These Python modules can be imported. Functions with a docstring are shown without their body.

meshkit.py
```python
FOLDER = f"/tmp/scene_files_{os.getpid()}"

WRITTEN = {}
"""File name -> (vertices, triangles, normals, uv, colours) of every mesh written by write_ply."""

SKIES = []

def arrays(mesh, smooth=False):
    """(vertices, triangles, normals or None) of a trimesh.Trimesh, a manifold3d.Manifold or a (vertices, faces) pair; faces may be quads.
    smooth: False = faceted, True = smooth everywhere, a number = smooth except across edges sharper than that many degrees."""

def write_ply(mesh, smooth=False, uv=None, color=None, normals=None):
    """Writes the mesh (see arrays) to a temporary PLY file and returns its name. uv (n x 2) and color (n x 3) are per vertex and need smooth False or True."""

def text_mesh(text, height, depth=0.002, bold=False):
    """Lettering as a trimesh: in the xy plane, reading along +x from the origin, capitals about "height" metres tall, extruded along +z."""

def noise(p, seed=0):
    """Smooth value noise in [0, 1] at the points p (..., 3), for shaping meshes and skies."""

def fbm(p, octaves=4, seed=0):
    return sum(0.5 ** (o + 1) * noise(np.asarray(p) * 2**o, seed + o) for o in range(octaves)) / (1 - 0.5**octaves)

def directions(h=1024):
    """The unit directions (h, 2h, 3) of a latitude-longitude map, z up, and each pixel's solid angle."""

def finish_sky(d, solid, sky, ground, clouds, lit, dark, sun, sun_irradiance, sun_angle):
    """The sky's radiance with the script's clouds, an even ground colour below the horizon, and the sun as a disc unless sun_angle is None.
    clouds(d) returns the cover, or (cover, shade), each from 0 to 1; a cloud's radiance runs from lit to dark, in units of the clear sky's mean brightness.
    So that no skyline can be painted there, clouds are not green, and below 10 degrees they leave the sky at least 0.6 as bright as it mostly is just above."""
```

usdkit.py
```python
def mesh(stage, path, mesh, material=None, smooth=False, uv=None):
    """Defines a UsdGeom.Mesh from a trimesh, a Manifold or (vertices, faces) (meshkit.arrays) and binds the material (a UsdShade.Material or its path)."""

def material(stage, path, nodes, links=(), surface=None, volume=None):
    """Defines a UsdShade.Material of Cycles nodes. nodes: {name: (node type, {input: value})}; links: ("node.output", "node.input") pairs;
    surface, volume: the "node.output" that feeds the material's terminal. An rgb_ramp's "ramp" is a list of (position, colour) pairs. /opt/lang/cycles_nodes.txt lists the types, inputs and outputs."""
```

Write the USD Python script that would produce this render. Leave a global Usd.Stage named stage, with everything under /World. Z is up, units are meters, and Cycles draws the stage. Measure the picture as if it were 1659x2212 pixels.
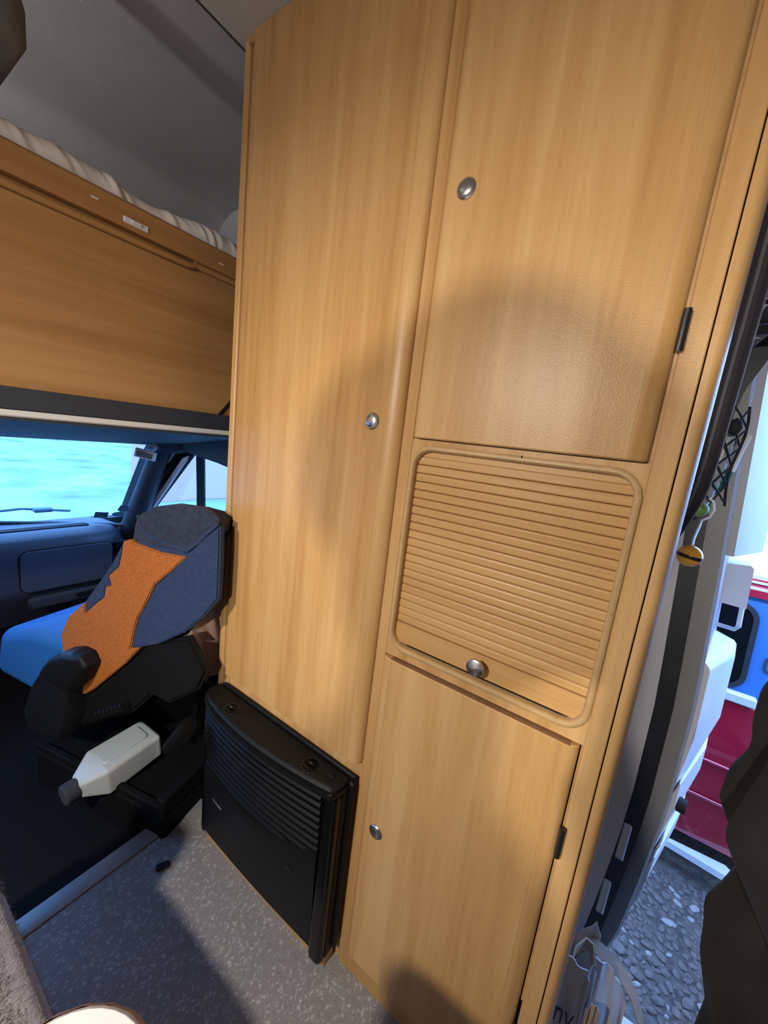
import math, random
import numpy as np, trimesh, usdkit, meshkit
import manifold3d as m3
from shapely.geometry import Polygon, box as sbox
from shapely import affinity
from pxr import Usd, UsdGeom, UsdLux, UsdShade, Gf, Vt, Sdf

random.seed(7); RNG = np.random.default_rng(7)
stage = Usd.Stage.CreateInMemory()
UsdGeom.SetStageUpAxis(stage, UsdGeom.Tokens.z); UsdGeom.SetStageMetersPerUnit(stage, 1.0)
UsdGeom.Xform.Define(stage, '/World'); UsdGeom.Scope.Define(stage, '/World/Looks')
V = np.array

# ---------------------------------------------------------------- camera
CAM = V([0.0, 0.0, 1.205]); YAW, PITCH, ROLL, FPX = -0.57658369, -0.18101267, 0.11837466, 833.74
fw = V([math.sin(YAW)*math.cos(PITCH), math.cos(YAW)*math.cos(PITCH), math.sin(PITCH)])
rt = np.cross(fw, [0, 0, 1]); rt /= np.linalg.norm(rt); up = np.cross(rt, fw)
rt, up = math.cos(ROLL)*rt + math.sin(ROLL)*up, -math.sin(ROLL)*rt + math.cos(ROLL)*up
cam = UsdGeom.Camera.Define(stage, '/World/camera')
cam.AddTransformOp().Set(Gf.Matrix4d(*[float(x) for x in (*rt, 0, *up, 0, *(-fw), 0, *CAM, 1)]))
cam.CreateHorizontalApertureAttr(36.0); cam.CreateVerticalApertureAttr(48.0)
cam.CreateFocalLengthAttr(36.0*FPX/1659.0); cam.CreateClippingRangeAttr(Gf.Vec2f(0.01, 200))
cam.GetPrim().CreateAttribute('exposure', Sdf.ValueTypeNames.Float).Set(0.0)

# ---------------------------------------------------------------- light: an overcast blue sky outside, two unseen lamps and an added alcove fill inside
SKY = V([0.76, 1.38, 2.9])
LAMP_A, LAMP_B, FILL_LAMP_C = 21.5, 54.0, 42.0
dome = UsdLux.DomeLight.Define(stage, '/World/sky')
dome.CreateColorAttr(Gf.Vec3f(*[float(x) for x in SKY])); dome.CreateIntensityAttr(1.0)

# ---------------------------------------------------------------- materials
LOOKS = {}
def look(name, nodes, links=(), surface='p.BSDF'):
    LOOKS[name] = usdkit.material(stage, '/World/Looks/' + name, nodes, links, surface=surface); return LOOKS[name]

def plain(name, col, rough=0.5, metal=0.0, spec=0.5, bump=0.0, bscale=400, vary=0.0, vscale=6, **kw):
    n = {'p': ('principled_bsdf', {'base_color': col, 'roughness': rough, 'metallic': metal, 'specular_ior_level': spec, **kw})}; l = []
    if vary or bump:
        n['g'] = ('geometry', {})
    if vary:
        n['nz'] = ('noise_texture', {'scale': vscale, 'detail': 4.0})
        n['r'] = ('rgb_ramp', {'ramp': [(0.3, [c*(1-vary) for c in col]), (0.7, [min(1, c*(1+vary)) for c in col])]})
        l += [('g.position', 'nz.vector'), ('nz.fac', 'r.fac'), ('r.color', 'p.base_color')]
    if bump:
        n['nb'] = ('noise_texture', {'scale': bscale, 'detail': 3.0})
        n['b'] = ('bump', {'strength': bump, 'distance': 0.002})
        l += [('g.position', 'nb.vector'), ('nb.fac', 'b.height'), ('b.normal', 'p.normal')]
    return look(name, n, l)

def wood(name, scale, dark, mid, light, rough=0.34, seed=0.0):
    """Beech foil: long streaks along the axis with the small scale, wide soft bands, fine pores, a pearly fine relief."""
    s = V(scale, float)
    n = {'g': ('geometry', {}),
         'm1': ('mapping', {'scale': tuple(s*1.0), 'location': (seed, seed*1.7, seed*0.3)}), 'n1': ('noise_texture', {'scale': 1.0, 'detail': 5.0, 'roughness': 0.6, 'distortion': 0.35}),
         'm2': ('mapping', {'scale': tuple(s*V([5, 5, 5.0])), 'location': (seed, 3.1, seed)}), 'n2': ('noise_texture', {'scale': 1.0, 'detail': 6.0, 'roughness': 0.7}),
         'm3': ('mapping', {'scale': tuple(s*0.22), 'location': (seed, 9.0, 2.0)}), 'n3': ('noise_texture', {'scale': 1.0, 'detail': 2.0, 'distortion': 0.8}),
         'a': ('math', {'math_type': 'multiply_add', 'value2': 0.32, 'value3': 0.0}),
         'b2': ('math', {'math_type': 'multiply_add', 'value2': 0.5}), 'c': ('math', {'math_type': 'multiply_add', 'value2': 0.18}),
         'r': ('rgb_ramp', {'ramp': [(0.37, dark), (0.5, mid), (0.63, light)]}),
         'nb': ('noise_texture', {'scale': 520.0, 'detail': 2.0}), 'bp': ('bump', {'strength': 0.22, 'distance': 0.0012}),
         'p': ('principled_bsdf', {'roughness': rough, 'specular_ior_level': 0.34})}
    l = [('g.position', 'm1.vector'), ('g.position', 'm2.vector'), ('g.position', 'm3.vector'), ('m1.vector', 'n1.vector'), ('m2.vector', 'n2.vector'), ('m3.vector', 'n3.vector'),
         ('n3.fac', 'a.value1'), ('n1.fac', 'b2.value1'), ('a.value', 'b2.value3'), ('n2.fac', 'c.value1'), ('b2.value', 'c.value3'), ('c.value', 'r.fac'), ('r.color', 'p.base_color'),
         ('g.position', 'nb.vector'), ('nb.fac', 'bp.height'), ('bp.normal', 'p.normal')]
    return look(name, n, l)

BD, BM, BL = (0.44, 0.228, 0.072), (0.555, 0.312, 0.115), (0.65, 0.395, 0.165)
wood('beech_upright', (24, 24, 1.15), BD, BM, BL)
wood('beech_upright_pale', (26, 26, 1.1), BD, BM, BL, seed=5.0)
wood('beech_across', (1.4, 34, 60), (0.49, 0.265, 0.09), BM, (0.615, 0.365, 0.145), seed=2.0)
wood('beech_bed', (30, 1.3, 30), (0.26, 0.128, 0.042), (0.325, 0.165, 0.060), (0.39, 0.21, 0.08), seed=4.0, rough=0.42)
plain('edge_brown', (0.26, 0.13, 0.065), 0.5)
plain('beech_edge', (0.47, 0.275, 0.115), 0.45, vary=0.12, vscale=40)
plain('beech_beading', (0.53, 0.335, 0.145), 0.45, vary=0.08, vscale=60, bump=0.1)
plain('gap_dark', (0.012, 0.010, 0.009), 0.8)  # near-black colour stands in for the shade inside gaps and holes
plain('satin_nickel', (0.56, 0.56, 0.57), 0.30, metal=1.0)
plain('chrome', (0.62, 0.62, 0.64), 0.12, metal=1.0)
plain('black_plastic', (0.007, 0.007, 0.007), 0.5, spec=0.22, bump=0.15, bscale=900)
plain('heater_black', (0.0065, 0.0065, 0.006), 0.5, spec=0.25, bump=0.2, bscale=1200)
plain('heater_gloss', (0.0035, 0.0035, 0.0035), 0.2, spec=0.25)
plain('louvre_black', (0.0045, 0.0045, 0.0045), 0.5, spec=0.18)
plain('hinge_black', (0.012, 0.012, 0.013), 0.32)
plain('print_grey', (0.30, 0.30, 0.30), 0.5)
plain('ceiling_grey', (0.56, 0.55, 0.53), 0.9, bump=0.5, bscale=700, vary=0.03, vscale=3)
plain('alcove_grey', (0.48, 0.475, 0.50), 0.95, bump=0.5, bscale=700, vary=0.05, vscale=4)
plain('speaker_grey', (0.16, 0.165, 0.17), 0.8, bump=0.3)
plain('wall_beige', (0.55, 0.53, 0.50), 0.8, bump=0.2)
plain('sheet_cotton', (0.66, 0.62, 0.59), 0.85, bump=0.2, bscale=900)
plain('cab_dark', (0.022, 0.026, 0.036), 0.7, bump=0.2)
plain('cab_black', (0.005, 0.005, 0.006), 0.75, spec=0.2)
plain('cab_lining', (0.045, 0.05, 0.062), 0.85, bump=0.3)
plain('dash_plastic', (0.040, 0.050, 0.072), 0.55, bump=0.25, bscale=800)
plain('trim_grey', (0.55, 0.54, 0.58), 0.6)
plain('white_plastic', (0.72, 0.72, 0.74), 0.45)
plain('blind_plastic', (0.44, 0.44, 0.47), 0.5)
plain('door_plastic', (0.30, 0.285, 0.28), 0.42, bump=0.5, bscale=330)
plain('lilac_frame', (0.50, 0.48, 0.53), 0.55)
plain('rubber', (0.012, 0.013, 0.018), 0.5)
plain('white_strip', (0.62, 0.61, 0.60), 0.5)
plain('aluminium', (0.38, 0.38, 0.38), 0.42, metal=0.5)
plain('velvet', (0.030, 0.024, 0.036), 0.95, sheen_weight=0.35, bump=0.6, bscale=700)
plain('net_black', (0.009, 0.009, 0.012), 0.8)
plain('jacket', (0.0085, 0.007, 0.0055), 0.95, sheen_weight=0.01, bump=0.6, bscale=300, vary=0.3, vscale=14)
plain('seat_blue', (0.016, 0.034, 0.092), 0.95, sheen_weight=0.04, bump=0.8, bscale=500, vary=0.25, vscale=120)
plain('seat_blue_dark', (0.019, 0.026, 0.052), 0.95, sheen_weight=0.06, bump=0.8, bscale=500, vary=0.35, vscale=90)
plain('seat_orange', (0.42, 0.120, 0.016), 0.95, sheen_weight=0.0, bump=1.0, bscale=450, vary=0.28, vscale=230)
plain('cushion_blue', (0.012, 0.12, 0.36), 0.7, bump=0.4, bscale=60)
plain('towel_pink', (0.66, 0.43, 0.32), 0.95, bump=0.7, bscale=240)
plain('towel_hem', (0.68, 0.58, 0.54), 0.9, bump=0.4, bscale=300)
plain('jug_white', (0.66, 0.68, 0.66), 0.4, subsurface_weight=0.2, subsurface_scale=0.02)
plain('fleece', (0.23, 0.205, 0.215), 1.0, sheen_weight=0.5, bump=1.0, bscale=260, vary=0.3, vscale=60)
plain('table_cream', (0.86, 0.80, 0.74), 0.38, vary=0.02)
plain('table_edge', (0.30, 0.17, 0.10), 0.5)
plain('ball_yellow', (0.72, 0.36, 0.035), 0.12, coat_weight=0.6)
plain('ball_black', (0.015, 0.010, 0.008), 0.15)
plain('cord_white', (0.75, 0.75, 0.78), 0.6)
plain('green_cloth', (0.05, 0.17, 0.12), 0.7)
plain('cream_cloth', (0.66, 0.60, 0.53), 0.7)
plain('green_ball', (0.16, 0.28, 0.07), 0.4, vary=0.4, vscale=60)
plain('grey_tube', (0.30, 0.33, 0.34), 0.35)
plain('bag_paper', (0.62, 0.62, 0.66), 0.75, bump=0.2, bscale=60)
plain('bag_inner', (0.50, 0.52, 0.60), 0.75)
plain('bag_brown', (0.36, 0.28, 0.22), 0.8)
plain('ink_navy', (0.05, 0.05, 0.11), 0.7)
plain('car_red', (0.36, 0.008, 0.028), 0.16, coat_weight=1.0)
plain('car_blue', (0.035, 0.15, 0.42), 0.25, coat_weight=0.7)
plain('car_glass', (0.004, 0.005, 0.006), 0.12, spec=0.25)
plain('car_white', (0.78, 0.78, 0.78), 0.3, coat_weight=0.5)
plain('car_sill', (0.66, 0.68, 0.70), 0.35)
plain('wall_outside', (0.62, 0.34, 0.50), 0.9)
plain('yard', (0.27, 0.37, 0.35), 0.95, bump=0.8, bscale=14, vary=0.42, vscale=0.9)
plain('shaded_gravel_earth', (0.085, 0.070, 0.062), 0.95, bump=1.0, bscale=120, vary=0.45, vscale=45)  # darker than the yard: shade between the vehicles is put into the colour
plain('stone_grey', (0.12, 0.10, 0.09), 0.85, bump=0.6, bscale=200, vary=0.25, vscale=60)  # darkened too for the shade beside the van
plain('stone_pale', (0.26, 0.24, 0.22), 0.8, bump=0.5, bscale=200, vary=0.2, vscale=60)
plain('sticker_blue', (0.10, 0.22, 0.30), 0.5); plain('sticker_dark', (0.07, 0.10, 0.14), 0.5); plain('sticker_teal', (0.14, 0.36, 0.42), 0.5)
plain('display_grey', (0.12, 0.15, 0.19), 0.25)
plain('hair_brown', (0.05, 0.032, 0.02), 0.6); plain('skin', (0.55, 0.33, 0.24), 0.55); plain('shirt_dark', (0.03, 0.03, 0.035), 0.9)
plain('phone_black', (0.01, 0.01, 0.01), 0.2)
# floor vinyl: warm grey with small pale flecks
look('vinyl_floor', {'g': ('geometry', {}), 'mp': ('mapping', {'scale': (1.0, 0.55, 1.0), 'rotation': (0.0, 0.0, 0.6)}),
    'v': ('voronoi_texture', {'scale': 112.0, 'randomness': 1.0}), 'r': ('rgb_ramp', {'ramp': [(0.0, (0.50, 0.465, 0.44)), (0.20, (0.46, 0.43, 0.405)), (0.38, (0.29, 0.27, 0.255)), (1.0, (0.255, 0.237, 0.224))]}), 'nd': ('noise_texture', {'scale': 70.0, 'detail': 1.0}), 'ad': ('mix', {'mix_type': 'linear_light', 'fac': 0.012}),
    'nz': ('noise_texture', {'scale': 260.0, 'detail': 2.0}), 'r2': ('rgb_ramp', {'ramp': [(0.3, (0.82, 0.82, 0.82)), (0.7, (1.12, 1.12, 1.12))]}),
    'mx': ('mix', {'mix_type': 'multiply', 'fac': 1.0}), 'b': ('bump', {'strength': 0.15, 'distance': 0.001}),
    'p': ('principled_bsdf', {'roughness': 0.55, 'specular_ior_level': 0.3})},
    [('g.position', 'nd.vector'), ('g.position', 'ad.color1'), ('nd.color', 'ad.color2'), ('ad.color', 'mp.vector'), ('mp.vector', 'v.vector'), ('v.distance', 'r.fac'), ('g.position', 'nz.vector'), ('nz.fac', 'r2.fac'), ('r.color', 'mx.color1'), ('r2.color', 'mx.color2'),
     ('mx.color', 'p.base_color'), ('nz.fac', 'b.height'), ('b.normal', 'p.normal')])
look('window_glass', {'t': ('transparent_bsdf', {'color': (0.72, 0.86, 0.93)}), 'gl': ('glossy_bsdf', {'color': (1, 1, 1), 'roughness': 0.02}), 'mx': ('mix_closure', {'fac': 0.05})},
     [('t.BSDF', 'mx.closure1'), ('gl.BSDF', 'mx.closure2')], surface='mx.closure')
def emit(name, col, strength):
    look(name, {'e': ('emission', {'color': col, 'strength': strength})}, surface='e.emission')

# ---------------------------------------------------------------- helpers
USED = {}
def numbered(parent, name):
    k = (parent, name); USED[k] = USED.get(k, -1) + 1
    return f'{parent}/{name}' if USED[k] == 0 else f'{parent}/{name}_{USED[k]:03d}'
ORIGIN = {}
def setprops(pr, label=None, cat=None, group=None, kind=None):
    for k, v in (('label', label), ('category', cat), ('group', group), ('kind', kind)):
        if v: pr.SetCustomDataByKey(k, v)
def thing(name, label, cat, loc=(0, 0, 0), group=None, kind=None):
    path = numbered('/World', name)
    x = UsdGeom.Xform.Define(stage, path); x.AddTranslateOp().Set(Gf.Vec3d(*map(float, loc)))
    setprops(x.GetPrim(), label, cat, group, kind); ORIGIN[path] = V(loc, float); return path
def arr(mesh):
    if hasattr(mesh, 'to_mesh'):
        m = mesh.to_mesh(); return trimesh.Trimesh(np.array(m.vert_properties[:, :3]), np.array(m.tri_verts), process=False)
    if isinstance(mesh, (tuple,)): 
        v, f = np.asarray(mesh[0], float), np.asarray(mesh[1], int)
        if f.shape[1] == 4: f = np.vstack([f[:, [0, 1, 2]], f[:, [0, 2, 3]]])
        return trimesh.Trimesh(v, f, process=False)
    return mesh
def join(*ms): return trimesh.util.concatenate([arr(m) for m in ms])
def obj(name, mesh, mat, parent=None, smooth=30, label=None, cat=None, group=None, kind=None):
    """One Mesh of the scene under parent (its coordinates are given in the world) or, with no parent, directly under /World."""
    path = numbered(parent or '/World', name); mesh = arr(mesh).copy()
    org = V([0, 0, 0.0])
    if parent: org = ORIGIN[parent]; mesh.apply_translation(-org)
    m = usdkit.mesh(stage, path, mesh, LOOKS[mat], smooth=smooth)
    setprops(m.GetPrim(), label, cat, group, kind); ORIGIN[path] = org; return path
def struct(name, mesh, mat, parent=None, smooth=30, label=None, cat=None):
    return obj(name, mesh, mat, parent, smooth, label, cat, kind='structure' if not parent else None)
def hull(pts): return m3.Manifold.hull_points(np.asarray(pts, float))
def box(x0, x1, y0, y1, z0, z1, b=0.0):
    lo, hi = V([x0, y0, z0], float), V([x1, y1, z1], float); b = min(b, 0.49*float((hi-lo).min()))
    if b <= 0: return trimesh.creation.box(bounds=[lo, hi])
    pts = []
    for i in (0, 1):
        for j in (0, 1):
            for k in (0, 1):
                c = V([(lo, hi)[i][0], (lo, hi)[j][1], (lo, hi)[k][2]]); s = V([1-2*i, 1-2*j, 1-2*k])
                for ax in range(3):
                    o = s*b; o[ax] = 0; pts.append(c+o)
                pts.append(c+s*b*0.42)
    return hull(pts)
AX = {'y': lambda a, b, h: (a, h, b), 'x': lambda a, b, h: (h, a, b), 'z': lambda a, b, h: (a, b, h)}
def prism(poly, axis, h0, h1):
    """Extrudes a shapely polygon; axis y: polygon in (x,z); axis x: in (y,z); axis z: in (x,y)."""
    if not isinstance(poly, Polygon) and not hasattr(poly, 'geoms'): poly = Polygon(poly)
    out = []
    for g in getattr(poly, 'geoms', [poly]):
        t = trimesh.creation.extrude_polygon(g, h1-h0, engine='earcut'); v = t.vertices
        w = np.column_stack(AX[axis](v[:, 0], v[:, 1], v[:, 2]+h0)); t = trimesh.Trimesh(w, t.faces, process=False)
        if axis == 'y': t.invert()
        out.append(t)
    return trimesh.util.concatenate(out)
def bprism(poly, axis, h0, h1, b=0.002):
    """Prism of a polygon without holes whose front and back edges are chamfered (three stacked loops)."""
    P = poly if isinstance(poly, Polygon) else Polygon(poly)
    P = P.simplify(1e-5); inner = P.buffer(-b, join_style=2)
    def man(p, a, c):
        cs = m3.CrossSection([np.array(p.exterior.coords)[:-1]], m3.FillRule.NonZero)
        return m3.Manifold.extrude(cs, c-a).translate((0, 0, a))
    if P.convex_hull.area - P.area < 1e-7:
        pts = [(x, y, h) for p, h in ((inner, h0), (P, h0+b), (P, h1-b), (inner, h1)) for x, y in list(p.exterior.coords)[:-1]]
        t = arr(hull(pts))
    else:
        t = arr(man(P, h0+b, h1-b) + man(inner, h0, h1))
    v = t.vertices; w = np.column_stack(AX[axis](v[:, 0], v[:, 1], v[:, 2])); t = trimesh.Trimesh(w, t.faces, process=False)
    if axis == 'y': t.invert()
    return t
def rrect(x0, x1, y0, y1, r, n=8): return sbox(x0+r, y0+r, x1-r, y1-r).buffer(r, quad_segs=n)
def loft(rings, cap=True, closed=True):
    rings = np.asarray(rings, float); m, n = rings.shape[:2]; v = rings.reshape(-1, 3); f = []
    for i in range(m-1):
        for j in range(n if closed else n-1):
            a, b = i*n+j, i*n+(j+1) % n; f += [(a, b, b+n), (a, b+n, a+n)]
    v = list(v)
    if cap:
        for i, flip in ((0, 1), (m-1, 0)):
            c = len(v); v.append(rings[i].mean(0))
            for j in range(n):
                a, b = i*n+j, i*n+(j+1) % n; f.append((b, a, c) if flip else (a, b, c))
    t = trimesh.Trimesh(V(v), V(f), process=False); 
    if cap: trimesh.repair.fix_normals(t)
    return t
def tube(path, r, n=8, closed=False):
    P = np.asarray(path, float); k = len(P); rs = np.broadcast_to(r, (k,)); rings = []
    T = np.gradient(P, axis=0) if not closed else np.roll(P, -1, 0)-np.roll(P, 1, 0)
    T /= np.linalg.norm(T, axis=1)[:, None]; u = np.cross(T[0], [0.3, 0.5, 0.8]); u /= np.linalg.norm(u)
    for i in range(k):
        u = u - T[i]*(u@T[i]); u /= np.linalg.norm(u); w = np.cross(T[i], u); a = np.arange(n)*2*np.pi/n
        rings.append(P[i]+rs[i]*(np.cos(a)[:, None]*u+np.sin(a)[:, None]*w))
    if closed: rings.append(rings[0]); return loft(rings, cap=False)
    return loft(rings)
def lathe(prof, center, axis='z', n=28):
    """prof: (radius, height) pairs; axis: the direction of height ('-y' looks out of the cabinet front)."""
    a = np.arange(n)*2*np.pi/n; rings = []
    for r, h in prof:
        c, s = np.cos(a)*r, np.sin(a)*r; z = np.full(n, h)
        rings.append(np.column_stack({'z': (c, s, z), '-y': (c, -z, s), 'x': (z, c, s), 'y': (s, z, c)}[axis])+V(center))
    t = loft(rings); return t
def blob(points, radii, edge=0.02, smooth=8):
    """One skin over chains of spheres: points is a list of (a, b) bones with their radii."""
    out = None
    for (a, b), (ra, rb) in zip(points, radii):
        s = lambda c, r: trimesh.creation.icosphere(subdivisions=2, radius=r).vertices + V(c)
        h = hull(np.vstack([s(a, ra), s(b, rb)])); out = h if out is None else out + h
    t = arr(out.refine_to_length(edge)); t = trimesh.Trimesh(t.vertices, t.faces, process=True)
    trimesh.smoothing.filter_taubin(t, iterations=smooth); return t
def curves(name, pts, counts, width, mat, parent, kind=None):
    path = numbered(parent, name); c = UsdGeom.BasisCurves.Define(stage, path)
    c.CreateTypeAttr('linear'); c.CreatePointsAttr(Vt.Vec3fArray.FromNumpy((np.asarray(pts)-ORIGIN[parent]).astype(np.float32)))
    c.CreateCurveVertexCountsAttr(Vt.IntArray(list(counts))); c.CreateWidthsAttr(Vt.FloatArray([width])); c.SetWidthsInterpolation('constant')
    UsdShade.MaterialBindingAPI.Apply(c.GetPrim()).Bind(LOOKS[mat]); setprops(c.GetPrim(), kind=kind)

# ================================================================ the room
FY = 0.6                                   # plane of the cabinet front
struct('floor', join(box(-1.0, 1.6, -0.98, 0.6, -0.06, 0.0), box(-1.0, 0.04, 0.6, 1.1, -0.06, 0.0), box(0.75, 1.6, 0.6, 1.1, -0.06, 0.0)), 'vinyl_floor')
fl = struct('entrance_step', join(box(0.052, 0.8, 0.60, 0.90, -0.26, -0.22), box(0.052, 0.8, 0.585, 0.6, -0.22, -0.0)), 'vinyl_floor')
st = struct('trim_1', bprism([(-1.004, -0.03), (-0.97, -0.004), (-0.957, 0.0), (-0.957, 0.003), (-0.975, 0.007), (-1.004, 0.006)], 'y', -0.9, 0.62, 0.001), 'aluminium')
struct('ceiling', box(-0.895, 1.6, -0.98, 1.1, 2.0, 2.04), 'ceiling_grey')
struct('trim_2', tube([(-0.897, -0.95, 2.003), (-0.897, 0.2, 2.003), (-0.897, 1.08, 2.003)], 0.0045), 'cab_lining')
struct('wall_left', box(-1.0, 1.6, -1.02, -0.98, -0.06, 2.04), 'wall_beige')
struct('wall_rear', box(1.6, 1.64, -1.02, 1.12, -0.06, 2.04), 'wall_beige')
# alcove over the cab: lining that dips from the ceiling edge, bends at a fold and comes down behind the bed
ys = np.linspace(-0.98, 1.1, 3)
prof = [(-0.895, 2.005), (-1.15, 2.05), (-1.5, 2.085), (-1.66, 2.078), (-1.72, 2.05), (-1.9, 1.86), (-2.02, 1.62), (-2.05, 1.45), (-2.05, 1.17)]
def sheet(prof, y0, y1, t=0.02):
    P = V(prof); N = np.gradient(P, axis=0); N = np.column_stack([-N[:, 1], N[:, 0]]); N /= np.linalg.norm(N, axis=1)[:, None]
    Q = P - N*t if N[0, 1] < 0 else P + N*t
    return prism(Polygon(list(map(tuple, P))+list(map(tuple, Q[::-1]))), 'y', y0, y1)
struct('wall_front', join(sheet(prof, -1.0, 1.12), box(-2.05, -0.895, 1.1, 1.12, 1.18, 2.1), box(-2.05, -0.895, -1.02, -1.0, 1.18, 2.1), box(-2.05, -1.02, -1.0, 1.1, 1.175, 1.19)), 'alcove_grey')

# side wall with the entrance opening; the door edge bellies outwards below the waist
HX = lambda z: float(np.interp(z, [-0.25, -0.12, 0.0, 0.2, 0.4, 0.7, 1.0, 1.24, 1.4, 1.6], [0.105, 0.118, 0.140, 0.153, 0.162, 0.157, 0.136, 0.118, 0.105, 0.09]))
leftside = [(HX(z)-0.002, z) for z in np.linspace(-0.25, 1.26, 14)] + [(0.118, 1.32), (0.128, 1.39), (0.150, 1.45), (0.186, 1.492), (0.24, 1.52), (0.34, 1.535)]
opening = leftside + [(0.70, 1.535), (0.75, 1.48), (0.78, 1.3), (0.78, -0.25)]
wl = Polygon([(-0.95, -0.3), (1.6, -0.3), (1.6, 2.04), (-0.95, 2.04)]).difference(Polygon(opening))
struct('wall_right', prism(wl, 'y', 1.08, 1.115), 'wall_beige')
ring = Polygon(opening).buffer(0.094, quad_segs=6).difference(Polygon(opening).buffer(0.032)).intersection(sbox(-1, -0.22, 1.0, 2.0))
df = thing('door_frame', 'grey moulded plastic frame around the open entrance doorway', 'door frame', (0.1, 1.07, -0.22), kind='structure')
obj('frame', join(prism(ring, 'y', 1.056, 1.08), prism(Polygon(opening).buffer(0.107, quad_segs=6).difference(Polygon(opening).buffer(0.082)).intersection(sbox(-1, -0.22, 1.0, 2.0)), 'y', 1.048, 1.06)), 'lilac_frame', df)
sl = Polygon(opening).buffer(0.033).difference(Polygon(opening).buffer(-0.004)).intersection(sbox(-1, -0.24, 1, 2))
obj('seal', prism(sl, 'y', 1.066, 1.112), 'rubber', df, label='black rubber door seal')
for z in (0.30, 0.12):
    obj('keeper', box(HX(z)-0.03, HX(z)-0.012, 1.06, 1.072, z-0.06, z+0.045, 0.003), 'trim_grey', df)
obj('keeper', box(0.088, 0.112, 1.045, 1.06, 1.20, 1.245, 0.004), 'trim_grey', df)
obj('screw', lathe([(0.0, 0.0), (0.005, 0.0), (0.005, 0.004), (0.0, 0.005)], (0.10, 1.047, 1.225), '-y', 10), 'chrome', df)

# ================================================================ tall beech cabinet
cab = thing('wardrobe_cabinet', 'tall beech cabinet with wardrobe door, cupboard doors and tambour shutter', 'cabinet', (-0.42, FY, 0))
obj('carcass', join(box(-0.876, 0.028, 0.622, 1.06, 0.0, 2.0), box(-0.85, 0.02, 0.606, 0.63, 0.0, 0.82), box(-0.85, 0.02, 0.606, 0.63, 1.205, 1.998), box(-0.85, -0.344, 0.606, 0.63, 0.79, 1.23), box(0.003, 0.02, 0.606, 0.63, 0.8, 1.22), box(-0.372, -0.344, 0.604, 0.63, 0.0, 2.0)), 'beech_upright_pale', cab)
obj('side_panel', box(-0.880, -0.8605, 0.5975, 1.06, 0.0, 2.012, 0.003), 'beech_upright_pale', cab)
# trim strip with two grooves beside the wardrobe door
obj('edge_strip', join(box(-0.8605, -0.847, 0.603, 0.625, 0.0, 2.002, 0.0025), box(-0.8465, -0.8365, 0.6005, 0.625, 0.0, 2.002, 0.003)), 'beech_edge', cab)
obj('notched_block', join(box(-0.8605, -0.823, 0.592, 0.62, 1.985, 2.006, 0.002), box(-0.829, -0.806, 0.597, 0.62, 1.975, 2.004, 0.002)), 'beech_edge', cab)

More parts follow.
